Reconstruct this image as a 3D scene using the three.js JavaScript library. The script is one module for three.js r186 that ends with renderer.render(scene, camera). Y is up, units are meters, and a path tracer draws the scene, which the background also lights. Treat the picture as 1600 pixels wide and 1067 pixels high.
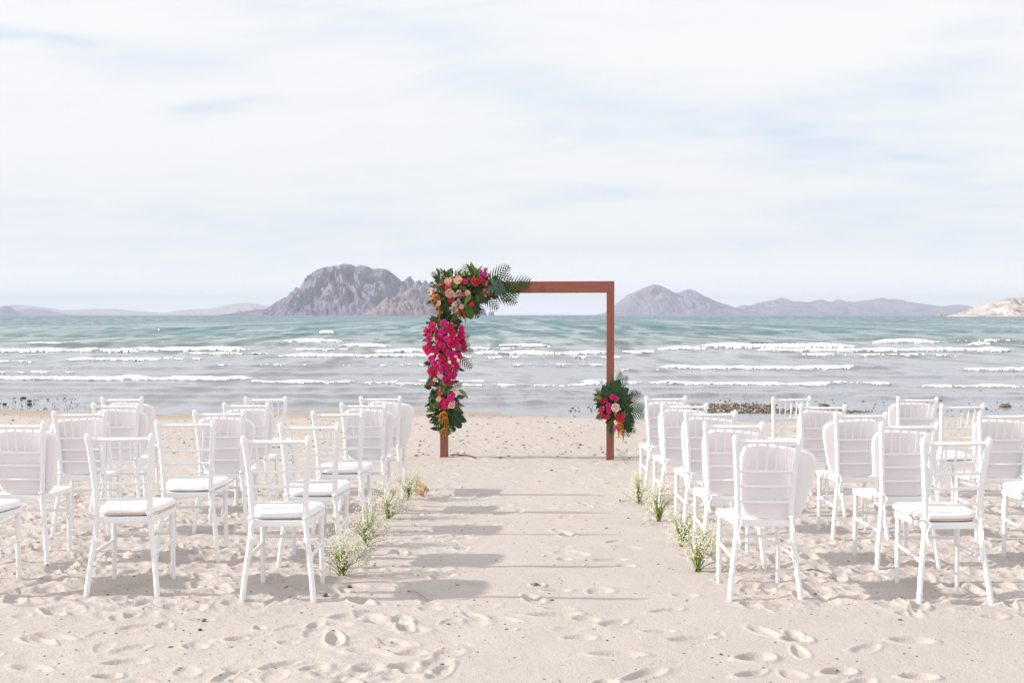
import * as THREE from 'three';
import { mergeGeometries } from 'three/addons/utils/BufferGeometryUtils.js';

// ------------------------------------------------------------------ camera, sky, sun, exposure
const F = 1800, EYE = 1.61, PITCH = Math.atan(41.5 / F);           // focal length in photo pixels, eye height, tilt down
const scene = new THREE.Scene();
const camera = new THREE.PerspectiveCamera(2 * Math.atan(533.5 / F) * 180 / Math.PI, 1600 / 1067, 0.1, 60000);
camera.position.set(0, EYE, 0);
camera.rotation.x = -PITCH;
const renderer = new THREE.WebGLRenderer({ antialias: true });
renderer.toneMapping = THREE.LinearToneMapping;
renderer.toneMappingExposure = 1.6;
renderer.shadowMap.enabled = true;

const SUN = new THREE.Vector3(-1, 0.49, 0.04).normalize();
const sun = new THREE.DirectionalLight(new THREE.Color(1, 0.925, 0.84), 2.95);
sun.position.copy(SUN).multiplyScalar(60).add(new THREE.Vector3(0, 0, -12));
sun.target.position.set(0, 0, -12);
sun.castShadow = true;
sun.shadow.radius = 2.2;
sun.shadow.mapSize.set(4096, 4096);
Object.assign(sun.shadow.camera, { left: -24, right: 24, top: 20, bottom: -20, near: 1, far: 140 });
scene.add(sun, sun.target);

// ------------------------------------------------------------------ numbers
let seed = 20231;
const rnd = () => { seed |= 0; seed = seed + 0x6D2B79F5 | 0; let t = Math.imul(seed ^ seed >>> 15, 1 | seed); t = t + Math.imul(t ^ t >>> 7, 61 | t) ^ t; return ((t ^ t >>> 14) >>> 0) / 4294967296; };
const rr = (a, b) => a + (b - a) * rnd();
const pick = (a) => a[Math.floor(rnd() * a.length)];
const clamp = (x, a = 0, b = 1) => Math.min(b, Math.max(a, x));
const ss = (a, b, x) => { const t = clamp((x - a) / (b - a)); return t * t * (3 - 2 * t); };
const lerp = (a, b, t) => a + (b - a) * t;
const hash = (i, j) => { let h = Math.imul(i, 374761393) + Math.imul(j, 668265263) | 0; h = Math.imul(h ^ h >>> 13, 1274126177); return ((h ^ h >>> 16) >>> 0) / 4294967296; };
function noise(x, y) {                                              // gradient noise, about -1..1
  const i = Math.floor(x), j = Math.floor(y), fx = x - i, fy = y - j;
  const g = (a, b) => { const t = hash(i + a, j + b) * 6.2832; return Math.cos(t) * (fx - a) + Math.sin(t) * (fy - b); };
  const u = fx * fx * fx * (fx * (fx * 6 - 15) + 10), v = fy * fy * fy * (fy * (fy * 6 - 15) + 10);
  return 1.5 * lerp(lerp(g(0, 0), g(1, 0), u), lerp(g(0, 1), g(1, 1), u), v);
}
const fbm = (x, y, n = 4) => { let s = 0, a = 0.5; for (let k = 0; k < n; k++) { s += a * noise(x, y); x = x * 2.03 + 17.1; y = y * 2.03 - 9.7; a *= 0.5; } return s; };
const ridged = (x, y, n = 4) => { let s = 0, a = 0.5; for (let k = 0; k < n; k++) { s += a * (1 - 2 * Math.abs(noise(x, y))); x = x * 2.1 + 5.3; y = y * 2.1 + 11.9; a *= 0.5; } return s; };

// ------------------------------------------------------------------ sky (thin streaky cloud over pale blue)
{
  const W = 4096, H = 2048, data = new Float32Array(W * H * 4), K = 1 / renderer.toneMappingExposure;
  const white = [0.965, 0.972, 0.982], blue = [0.70, 0.81, 0.945], low = [0.86, 0.905, 0.965];
  const streaks = [[40, 62, 150, 12, .75, .1], [190, 105, 210, 30, .42, .1], [330, 180, 110, 15, .5, -.1], [520, 300, 260, 18, .28, 0], [430, 345, 380, 22, .3, 0.03], [60, 325, 60, 6, .35, 0], [880, 318, 95, 15, .62, -.08], [1010, 298, 170, 10, .3, .05],
    [1400, 250, 260, 60, .42, .1], [1480, 90, 220, 60, .4, -.4], [1150, 190, 330, 40, .26, .2], [830, 170, 200, 50, .3, .25], [600, 50, 300, 40, .3, .2], [1450, 360, 300, 40, .4, 0], [1250, 275, 200, 14, .25, .08], [200, 400, 400, 40, .3, 0], [800, 380, 500, 18, .25, 0]];
  for (let r = H / 2 - 8; r < H; r++) {
    const el = ((r + 0.5) / H - 0.5) * Math.PI, y = Math.sin(el), c = Math.cos(el);
    for (let q = 0; q < W; q++) {
      const az = ((q + 0.5) / W - 0.5) * 2 * Math.PI, x = Math.cos(az) * c, z = Math.sin(az) * c;
      const k = 1 / (Math.max(y, 0) + 0.11), u = x * k, v = z * k;
      const wx = fbm(u * 0.8 + 3, v * 0.8, 3), wy = fbm(u * 0.8 - 8, v * 0.8 + 5, 3);
      const ang = 0.35, a = u * Math.cos(ang) + v * Math.sin(ang) + wx * 0.5, b = -u * Math.sin(ang) + v * Math.cos(ang) + wy * 0.5;
      let cov = 0.93 + 0.36 * fbm(a * 0.55, b * 1.5, 4) + 0.2 * fbm(a * 1.8, b * 5.5 + 9, 4) + 0.13 * fbm(a * 4.5, b * 17, 4);
      if (z < -0.3) {                                               // the thinner blue gaps of this sky, by direction
        const px = 800 + F * x / -z, py = 492 - F * y / -z * 1.0;
        for (const [sx, sy, lx, ly, am, tl] of streaks) {
          const dx = px - sx, dy = py - sy - dx * tl;
          const e = (dx / lx) ** 2 + ((dy + wx * 30) / ly) ** 2;
          if (e < 5) cov -= am * Math.exp(-e) * (0.65 + 0.9 * (fbm(px / 130, py / 22, 4) + 0.25));
        }
      }
      cov = ss(0.05, 1.02, cov);
      const h = Math.exp(-Math.max(y, 0) / 0.06), glow = 1 + 0.85 * Math.exp(-((Math.max(el, 0) / 0.026) ** 1.3)), halo = Math.exp(-((Math.acos(clamp(x * SUN.x + y * SUN.y + z * SUN.z, -1, 1)) / 0.42) ** 2)) * 0.5;
      const o = (r * W + q) * 4;
      for (let m = 0; m < 3; m++) data[o + m] = K * lerp(lerp(blue[m], white[m], cov), low[m], 0.85 * h) * (glow + halo);
      data[o + 3] = 1;
    }
  }
  for (let o = 0; o < (H / 2 - 8) * W * 4; o += 4) { for (let m = 0; m < 3; m++) data[o + m] = K * low[m]; data[o + 3] = 1; }
  const t = new THREE.DataTexture(data, W, H, THREE.RGBAFormat, THREE.FloatType);
  t.mapping = THREE.EquirectangularReflectionMapping; t.magFilter = THREE.LinearFilter; t.needsUpdate = true;
  scene.background = t; scene.environment = t;
}
scene.fog = new THREE.FogExp2(new THREE.Color(0.80, 0.87, 1.0), 0.000125);

// ------------------------------------------------------------------ helpers
const used = {};
const numbered = (n) => { const k = used[n] = (used[n] ?? -1) + 1; return k ? n + '_' + String(k).padStart(3, '0') : n; };
function tag(o, label, category, group, kind) {
  o.userData = { label };
  if (category) o.userData.category = category;
  if (group) o.userData.group = group;
  if (kind) o.userData.kind = kind;
  return o;
}
function root(name, [x, y, z] = [0, 0, 0], turn = 0) { const o = new THREE.Group(); o.name = numbered(name); o.position.set(x, y, z); o.rotation.y = turn; scene.add(o); return o; }
function part(name, geo, mat, parent, kind) {
  const m = new THREE.Mesh(Array.isArray(geo) ? (geo.length > 1 ? mergeGeometries(geo) : geo[0]) : geo, mat);
  m.name = parent === scene ? numbered(name) : name; m.castShadow = m.receiveShadow = true; parent.add(m);
  if (kind) m.userData.kind = kind;
  return m;
}
const lin = (r, g, b) => new THREE.Color().setRGB(r, g, b);
const std = (c, rough, more = {}) => new THREE.MeshStandardMaterial({ color: lin(...c), roughness: rough, side: THREE.DoubleSide, ...more });
const leafy = (c, rough = 0.5) => new THREE.MeshPhysicalMaterial({ color: lin(...c), roughness: rough + 0.14, specularIntensity: 0.45, side: THREE.DoubleSide });
// a grid surface from a function (i, j) -> [x, y, z]
function surf(nu, nv, fn, uvs) {
  const p = new Float32Array((nu + 1) * (nv + 1) * 3), uv = new Float32Array((nu + 1) * (nv + 1) * 2), id = [];
  for (let j = 0, k = 0; j <= nv; j++) for (let i = 0; i <= nu; i++, k++) {
    const a = fn(i / nu, j / nv); p.set(a, k * 3);
    uv[k * 2] = uvs ? a[0] * uvs : i / nu; uv[k * 2 + 1] = uvs ? a[2] * uvs : j / nv;
    if (i < nu && j < nv) id.push(k, k + 1, k + nu + 1, k + 1, k + nu + 2, k + nu + 1);
  }
  const g = new THREE.BufferGeometry();
  g.setAttribute('position', new THREE.BufferAttribute(p, 3)); g.setAttribute('uv', new THREE.BufferAttribute(uv, 2));
  g.setIndex(id); g.computeVertexNormals(); return g;
}
// a round bar along points; radii: one number or a list of [t, r]
function sweep(pts, radii, seg = 10, n = 0, cap = true) {
  const c = new THREE.CatmullRomCurve3(pts.map((p) => new THREE.Vector3(...p)), false, 'centripetal');
  const R = typeof radii === 'number' ? [[0, radii], [1, radii]] : radii;
  let ts = R.map((r) => r[0]); for (let k = 0; k <= (n || pts.length * 3); k++) ts.push(k / (n || pts.length * 3));
  ts = [...new Set(ts)].sort((a, b) => a - b);
  const rad = (t) => { for (let k = 1; k < R.length; k++) if (t <= R[k][0]) return lerp(R[k - 1][1], R[k][1], (t - R[k - 1][0]) / Math.max(1e-9, R[k][0] - R[k - 1][0])); return R[R.length - 1][1]; };
  const rows = ts.map((t) => { const p = c.getPointAt(t), T = c.getTangentAt(t), ref = Math.abs(T.y) > 0.9 ? new THREE.Vector3(0, 0, 1) : new THREE.Vector3(0, 1, 0), A = new THREE.Vector3().crossVectors(T, ref).normalize(), B = new THREE.Vector3().crossVectors(T, A); return { p, A, B, r: rad(t) }; });
  if (cap) { rows.unshift({ ...rows[0], r: 1e-4 }); rows.push({ ...rows[rows.length - 1], r: 1e-4 }); }
  const pos = [], id = [], uv = [];
  rows.forEach((w, j) => { for (let i = 0; i <= seg; i++) { const a = i / seg * 6.28319; const v = w.p.clone().addScaledVector(w.A, Math.cos(a) * w.r).addScaledVector(w.B, Math.sin(a) * w.r); pos.push(v.x, v.y, v.z); uv.push(i / seg, j / rows.length); if (i < seg && j < rows.length - 1) { const k = j * (seg + 1) + i; id.push(k, k + seg + 1, k + 1, k + 1, k + seg + 1, k + seg + 2); } } });
  const g = new THREE.BufferGeometry(); g.setAttribute('position', new THREE.Float32BufferAttribute(pos, 3)); g.setAttribute('uv', new THREE.Float32BufferAttribute(uv, 2)); g.setIndex(id); g.computeVertexNormals(); return g;
}
const xf = (g, { p = [0, 0, 0], r = [0, 0, 0], s = 1 }) => { const m = new THREE.Matrix4().compose(new THREE.Vector3(...p), new THREE.Quaternion().setFromEuler(new THREE.Euler(...r)), Array.isArray(s) ? new THREE.Vector3(...s) : new THREE.Vector3(s, s, s)); return g.clone().applyMatrix4(m); };
function dataTex(n, fn, srgb) {
  const d = new Uint8Array(n * n * 4);
  for (let j = 0; j < n; j++) for (let i = 0; i < n; i++) { const c = fn(i / n, j / n, i, j); for (let k = 0; k < 3; k++) d[(j * n + i) * 4 + k] = clamp(Array.isArray(c) ? c[k] : c) * 255; d[(j * n + i) * 4 + 3] = 255; }
  const t = new THREE.DataTexture(d, n, n); t.wrapS = t.wrapT = THREE.RepeatWrapping; t.magFilter = THREE.LinearFilter; t.needsUpdate = true;
  if (srgb) t.colorSpace = THREE.SRGBColorSpace; return t;
}
// where a picture point lies at depth d (metres ahead), and on the sand
function at(px, py, d) {
  const u = (px - 800) / F, v = (533.5 - py) / F, s = Math.sin(PITCH), c = Math.cos(PITCH), y = v * c - s, z = v * s + c;   // z here: ahead
  return [u / z * d, EYE + y / z * d, -d];
}
const SEA = -0.31;
const base = (d) => d < 7 ? 0 : d < 40 ? -0.0205 * (d - 7) * ss(5.5, 9, d) : -0.68 - (d - 40) * 0.03;
function onSand(px, py) { let d = 8; for (let k = 0; k < 30; k++) { const h = EYE - base(d); d = lerp(d, h * F / (py - 492), 0.7); } const p = at(px, py, d); return [p[0], base(d), -d]; }

// ------------------------------------------------------------------ the beach
const prints = [], cellsOf = {}, CELL = 0.5;
function addPrint(x, d, a, l, w, h) { prints.push({ x, d, c: Math.cos(a), s: Math.sin(a), l, w, h }); const k = prints.length - 1; for (let i = -1; i <= 1; i++) for (let j = -1; j <= 1; j++) (cellsOf[(Math.floor(x / CELL) + i) + ',' + (Math.floor(d / CELL) + j)] ??= []).push(k); }
const busy = (x, d) => {                                            // how trodden the sand is
  const seats = ss(0.95, 1.5, Math.abs(x - 0.1)) * ss(5.9, 6.4, d + 0.25 * noise(x * 0.9, 3)) * (1 - ss(11.3, 12.2, d));
  const front = (1 - ss(5.9, 6.5, d)) * (0.04 + 0.2 * ss(-0.3, -1.1, x) + 0.06 * ss(0.5, 1.2, x));
  const aisle = (1 - ss(0.9, 1.4, Math.abs(x - 0.1))) * (0.12 + 0.3 * ss(0.0, -0.8, x));
  const shore = ss(11.5, 12.5, d) * (1 - ss(20, 22, d)) * 0.35;
  return clamp(Math.max(seats, front * (1 - seats), aisle, shore));
};
for (let k = 0; k < 5200; k++) {
  const d = rr(4.4, 19), x = rr(-1, 1) * d * 0.5; if (rnd() > busy(x, d) * (d > 12 ? 0.5 : 1)) continue;
  const foot = rnd() < 0.3;
  addPrint(x, d, rr(0, 6.28), foot ? rr(0.10, 0.13) : rr(0.04, 0.11), foot ? rr(0.042, 0.055) : rr(0.03, 0.07), (foot ? rr(0.007, 0.019) : rr(0.004, 0.016)) * (d > 12 ? 0.8 : 1));
}
for (const [px, py, a, l, w, h] of [[865, 963, 0.05, .17, .05, .024], [915, 970, -.3, .09, .05, .02], [905, 1000, 0.15, .1, .055, .018], [1245, 1003, .2, .09, .055, .035], [1425, 1005, -.15, .13, .06, .03], [1180, 1033, .1, .11, .06, .032], [1310, 1055, .3, .1, .05, .03], [1435, 1062, 0, .1, .05, .025], [630, 1047, .3, .11, .06, .035], [680, 1040, .9, .12, .06, .02], [640, 1025, .2, .1, .05, .022], [195, 1040, .25, .13, .06, .022], [165, 1062, 0, .08, .04, .03], [600, 975, .1, .16, .06, .02], [840, 917, 0, .05, .04, .04], [870, 925, 0, .1, .05, .018], [880, 865, .6, .1, .06, .012], [1040, 957, .3, .12, .03, .02], [1030, 990, 0, .1, .03, .02], [850, 796, 0, .14, .06, .014], [735, 975, 0, .12, .06, .016], [545, 1060, .3, .1, .05, .02], [490, 1050, .5, .09, .05, .02]]) {
  const p = onSand(px, py); addPrint(p[0], -p[2], a, l * .8, w * .95, h * .72);
}
function sandAt(x, d) {
  let y = base(d) + 0.05 * ss(9, 20, d) * noise(x * 0.12, d * 0.1);
  if (d > 26 || d < 3.6 || Math.abs(x) > 14) return y;
  const fade = ss(3.6, 4.2, d) * (1 - ss(22, 26, d)), b = busy(x, d);
  let h = 0.012 * fbm(x * 1.3, d * 1.9, 3) + 0.004 * noise(x * 3, d * 14) * (1 - b) * 0.6;
  h += b * (0.032 * ridged(x * 2.2 + 3 + 0.4 * noise(x * 3, d * 3), d * 4.2, 4) * 0.6 + 0.024 * fbm(x * 5.5, d * 9, 4));
  h += 0.006 * (0.22 + b) * (fbm(x * 15, d * 24, 2) + 0.5 * ridged(x * 7, d * 17, 2));
  for (const k of cellsOf[Math.floor(x / CELL) + ',' + Math.floor(d / CELL)] ?? []) {
    const p = prints[k], dx = x - p.x, dd = d - p.d, u = (dx * p.c + dd * p.s) / p.l, v = (-dx * p.s + dd * p.c) / (p.w * (1 + 0.22 * u)), q = Math.sqrt(u * u + v * v);
    if (q < 1.7) h += p.h * (-(1 - ss(0.55, 1.05, q)) + (0.18 + 0.3 * hash(k, 3)) * Math.exp(-(((q - 1.18) / 0.2) ** 2)));
  }
  return y + h * fade;
}
const sandTex = dataTex(512, (u, v, i, j) => {
  const n = hash(i, j), m = hash(i >> 1, (j >> 1) + 999), L = 0.93 + 0.05 * (n - 0.5) + 0.06 * (m - 0.5);
  const dark = hash(i + 777, j) > 0.992 ? 0.72 : 1, pale = hash(i, j + 333) > 0.99 ? 1.06 : 1;
  return [L * dark * pale, L * dark * pale * 0.995, L * dark * pale * 0.985];
}, false);
sandTex.repeat.set(1.4, 1.4);
const sandBump = dataTex(512, (u, v, i, j) => 0.5 + 0.3 * (hash(i, j) - 0.5) + 0.3 * (hash(i >> 2, j >> 2) - 0.5) + 0.25 * (hash(i >> 3, (j >> 3) + 50) - 0.5));
sandBump.repeat.set(1.1, 1.1);
const sandMat = new THREE.MeshStandardMaterial({ color: 0xffffff, vertexColors: true, map: sandTex, bumpMap: sandBump, bumpScale: 0.004, roughness: 0.95 });
{
  const ds = [-400, -150, -60, -20, -6, 0, 2, 3, 3.6], NR = 600; for (let k = 0; k <= NR; k++) ds.push(1 / lerp(1 / 4.2, 1 / 27, k / NR)); ds.push(30, 36, 44, 60, 100, 200);
  const us = [], NC = 900; for (let k = 0; k <= NC; k++) us.push(k / NC * 2 - 1);
  const ext = [1, 4, 14, 60, 400], cols = NC + 1 + ext.length * 2, p = new Float32Array(ds.length * cols * 3), col = new Float32Array(p.length), uv = new Float32Array(ds.length * cols * 2), id = [];
  let k = 0;
  ds.forEach((d, j) => {
    const w = 0.49 * Math.max(4.2, Math.min(d, 40)), xs = [...ext.map((e) => -w - e).reverse(), ...us.map((u) => u * w), ...ext.map((e) => w + e)];
    xs.forEach((x, i) => {
      p[k * 3] = x; p[k * 3 + 1] = sandAt(x, d); p[k * 3 + 2] = -d;
      const wet = ss(20.6, 22.2, d + 0.7 * noise(x * 0.35, 7) + 0.25 * noise(x * 1.7, 2)), t = 1 + 0.055 * fbm(x * 0.55, d * 0.5, 3) + 0.035 * noise(x * 3.1, d * 3.7), warm = ss(11, 17, d) * 0.5;
      const dry = [0.545, 0.492, 0.466], mid = [0.54, 0.468, 0.415], dk = [0.42, 0.35, 0.30];
      for (let m = 0; m < 3; m++) col[k * 3 + m] = lerp(lerp(dry[m], mid[m], warm) * t, dk[m], wet);
      uv[k * 2] = x; uv[k * 2 + 1] = -d;
      if (i < cols - 1 && j < ds.length - 1) id.push(k, k + 1, k + cols, k + 1, k + cols + 1, k + cols);
      k++;
    });
  });
  const g = new THREE.BufferGeometry();
  g.setAttribute('position', new THREE.BufferAttribute(p, 3)); g.setAttribute('color', new THREE.BufferAttribute(col, 3)); g.setAttribute('uv', new THREE.BufferAttribute(uv, 2));
  g.setIndex(id); g.computeVertexNormals();
  tag(part('beach', g, sandMat, scene), 'pale trodden sand beach sloping gently down to the sea', 'beach', null, 'structure');
}

// ------------------------------------------------------------------ the sea
const breakers = [   // photo: left, right, row of the crest, height of the wave in photo pixels, how much foam
  [40, 100, 537, 5, 1], [-60, 155, 547, 8, 1], [150, 212, 548, 6, .9], [208, 385, 546, 8, 1], [285, 420, 553, 4, .6], [105, 245, 562, 5, .75], [-40, 70, 565, 5, .35], [240, 330, 561, 3, .3], [445, 530, 533, 6, 1], [535, 605, 539, 6, 1], [500, 522, 518, 4, .9], [440, 705, 556, 5, .9], [585, 700, 549, 6, .9], [450, 560, 547, 3, .5], [245, 250, 515, 3, .5],
  [-60, 215, 592, 7, .8], [200, 390, 592, 8, .85], [380, 560, 597, 6, .6], [555, 640, 600, 6, .35], [640, 770, 597, 5, .45], [-60, 130, 583, 5, .3],
  [1030, 1110, 544, 6, .9], [1100, 1335, 541, 9, 1], [1368, 1465, 534, 8, 1], [1515, 1550, 538, 5, .9], [1490, 1680, 534, 6, .3], [1180, 1585, 547, 6, .85], [1240, 1500, 556, 6, .4], [1030, 1335, 574, 7, .85], [1330, 1390, 574, 6, 0], [1505, 1680, 577, 6, .8], [900, 1060, 600, 6, .55], [1050, 1300, 601, 6, .75], [1290, 1410, 600, 6, .3], [1430, 1680, 604, 5, .5], [760, 860, 540, 5, .75], [735, 960, 552, 6, .7], [700, 830, 545, 4, .5], [780, 960, 571, 4, .25], [960, 1060, 580, 4, .2], [960, 1035, 551, 5, .5],
  [700, 990, 559, 4, .2], [0, 330, 540, 7, 0], [120, 500, 537, 6, 0], [600, 800, 533, 6, 0], [900, 1250, 536, 6, 0], [1150, 1200, 529, 5, .1], [1300, 1700, 529, 6, 0], [300, 700, 572, 4, .12], [-50, 300, 575, 4, .1], [1000, 1700, 588, 4, .05], [300, 760, 584, 4, .1], [700, 1000, 612, 6, .04], [950, 1330, 618, 8, .03], [1330, 1720, 622, 6, .03], [-60, 280, 609, 7, .06], [200, 700, 619, 7, .03], [380, 860, 630, 6, 0], [600, 980, 624, 7, 0], [820, 1100, 630, 5, 0], [1100, 1500, 611, 4, 0], [1250, 1720, 616, 4, 0], [-60, 300, 600, 5, 0], [250, 640, 607, 5, 0], [-60, 220, 617, 5, 0], [640, 900, 616, 5, 0], [900, 1250, 607, 5, 0], [120, 480, 627, 4, 0], [600, 960, 603, 5, .25],
  [-40, 260, 524, 5, 0], [330, 640, 522, 5, 0], [820, 1130, 521, 5, 0], [1200, 1650, 518, 5, 0], [0, 500, 513, 4, 0], [600, 1200, 511, 4, 0],
].map(([a, b, y, th, foam], k) => ({ a, b, d: (EYE - SEA) * F / (y + th * 0.35 - 492), th, foam, k }));
function ridges(x, d, out) {                                        // height of the breaking waves and, in out, where they foam
  const px = 800 + F * x / d; let h = 0, foam = 0;
  for (const w of breakers) {
    const m = Math.min(26, (w.b - w.a) * 0.3); if (px < w.a - m || px > w.b + m) continue;
    const s0 = d / w.d - 1; if (s0 < -0.06 || s0 > 0.12) continue;
    const wob = (0.014 * noise(px / 90, w.k * 7.3) + 0.006 * noise(px / 22, w.k * 3.1) + 0.0022 * noise(px / 6, w.k)) * w.d * Math.min(1, w.d / 60 + 0.25);
    const s = d - w.d - wob, env = ss(w.a - m, w.a + m, px) * (1 - ss(w.b - m, w.b + m, px)) * (0.82 + 0.3 * noise(px / 45, w.k + 40));
    const A = w.th * w.d / F * 0.92, wf = 0.011 * w.d + 0.14, wb = 0.028 * w.d + 0.3;
    h += A * env * Math.exp(-((s / (s < 0 ? wf : wb)) ** 2));
    if (out && w.foam > 0.11) {
      const n = 0.5 * noise(px / 20 + w.k * 5, s / wf * 1.1) + 0.38 * noise(px / 6, s / wf * 2.2 + w.k) + 0.3 * noise(px / 4.2, s / wf * 4), t = s / wf;
      const band = t < 0 ? 1 - ss(0.3, 1.25, -t) : 1 - ss(0.05, wb / wf * 0.75, t);
      if (s0 > -0.05 && n > -2) { const wide = t < 0 ? 1 - ss(0.5, 1.9, -t) : 1 - ss(0.2, wb / wf * 1.5, t); foam = Math.max(foam, wide * env * (0.35 + 0.5 * w.foam) - 0.72 + 0.8 * noise(px / 1.6, s / (wf * 0.3) + w.k) + 0.42 * noise(px / 13, s / wf + w.k * 3)); }
      foam = Math.max(foam, (band * env * 1.35 - 0.44) + n * 0.7 + (w.foam - 0.85) * 0.95 - (band < 0.02 ? 9 : 0));
    }
  }
  if (out) out.foam = foam;
  return h;
}
const chop = (x, d, nd) => { let h = 0; for (const [l, a] of [[0.45, 0.006], [1.1, 0.014], [2.6, 0.026], [7, 0.06]]) { const f = 1 - ss(0.25, 0.8, nd / l); if (f > 0) h += f * a * noise(x / (l * 2.6), d / l + l); } return h * (0.25 + 0.75 * ss(26, 60, d)); };
function tilt(x, d) {                                               // slope of the small waves, towards the shore and along it
  let t = 0, u = 0;
  for (const [l, a] of [[0.35, .05], [0.9, .07], [2.2, .08], [6, .09], [16, .085], [45, .065], [130, .05], [400, 0.035]]) { const vis = 0.12 + 0.88 * ss(0.6, 3, l / (d * d * 0.0002 + 0.05)); t += 2.75 * a * vis * noise(x / (0.4 * Math.sqrt(l)) + l + 0.35 * d / l, d / l); u += a * 0.5 * vis * noise(x / (0.45 * Math.sqrt(l)) - l * 3, d / l + 50); }
  const k = 0.36 + 0.64 * ss(28, 80, d);
  return [t * k * 1.25, u * k];
}
{
  const ds = [], NR = 430; for (let k = 0; k <= NR; k++) ds.push(1 / lerp(1 / 20, 1 / 2500, k / NR)); ds.push(5000, 8000, 11800);
  const NC = 860, ext = [0.06, 0.14, 0.24, 0.4], cols = NC + 1 + ext.length * 2;
  const p = new Float32Array(ds.length * cols * 3), nrm = new Float32Array(p.length), col = new Float32Array(p.length), id = [], fo = new Float32Array(ds.length * cols), out = {};
  let k = 0;
  ds.forEach((d, j) => {
    const nd = j ? d - ds[j - 1] : 0.1, w = 0.49 * d, e = Math.max(0.02, d * 0.0006);
    for (let i = 0; i < cols; i++) {
      const q = i - ext.length, u = q < 0 ? -1 - ext[-q - 1] : q > NC ? 1 + ext[q - NC - 1] : q / NC * 2 - 1, x = u * w;
      const h = ridges(x, d, out), hd = ridges(x, d + e), hx = ridges(x + e, d), [tz, tx] = tilt(x, d);
      fo[k] = out.foam;
      p[k * 3] = x; p[k * 3 + 1] = SEA + (d < 3000 ? (h + chop(x, d, nd)) * ss(20, 24, d) : 0); p[k * 3 + 2] = -d;
      const mean = 0.0 + 0.215 * ss(36, 150, d), sz = (hd - h) / e * 1.5 + tz + mean, sx = -(hx - h) / e * 0.8 + tx, L = Math.hypot(sx, 1, sz);
      nrm.set([sx / L, 1 / L, Math.max(0.004, sz) / L], k * 3);
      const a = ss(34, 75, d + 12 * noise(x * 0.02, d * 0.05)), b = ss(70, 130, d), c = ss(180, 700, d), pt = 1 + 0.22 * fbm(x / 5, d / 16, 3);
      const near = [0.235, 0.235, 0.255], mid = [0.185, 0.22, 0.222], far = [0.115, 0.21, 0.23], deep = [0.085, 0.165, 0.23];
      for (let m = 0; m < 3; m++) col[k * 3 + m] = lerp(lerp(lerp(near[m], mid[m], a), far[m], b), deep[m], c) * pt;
      if (i < cols - 1 && j < ds.length - 1) id.push(k, k + 1, k + cols, k + 1, k + cols + 1, k + cols);
      k++;
    }
  });
  const g = new THREE.BufferGeometry();
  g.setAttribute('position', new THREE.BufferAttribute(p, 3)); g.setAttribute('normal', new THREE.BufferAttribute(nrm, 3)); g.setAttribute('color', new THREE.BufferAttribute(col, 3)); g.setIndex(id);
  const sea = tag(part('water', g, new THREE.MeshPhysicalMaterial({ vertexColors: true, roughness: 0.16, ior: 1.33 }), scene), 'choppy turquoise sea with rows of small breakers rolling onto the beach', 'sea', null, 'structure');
  // foam: its own crust of bubbles riding a few centimetres proud of the crests
  const fp = [], fi = [], map = new Map();
  const v = (n) => { if (!map.has(n)) { map.set(n, fp.length / 3); const d = -p[n * 3 + 2]; fp.push(p[n * 3], p[n * 3 + 1] + d * 0.00008 + d * 0.0007 * clamp(fo[n] * 1.5) * (0.3 + 0.9 * hash(n, 5)), p[n * 3 + 2]); } return map.get(n); };
  for (let j = 0; j < ds.length - 5; j++) for (let i = 0; i < cols - 1; i++) { const n = j * cols + i; if (fo[n] + fo[n + 1] + fo[n + cols] + fo[n + cols + 1] > 0.5) fi.push(v(n), v(n + 1), v(n + cols), v(n + 1), v(n + cols + 1), v(n + cols)); }
  const fg = new THREE.BufferGeometry(); fg.setAttribute('position', new THREE.Float32BufferAttribute(fp, 3)); fg.setIndex(fi); fg.computeVertexNormals();
  part('foam', fg, std([0.8, 0.8, 0.82], 0.9), sea, 'stuff');
}

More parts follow.
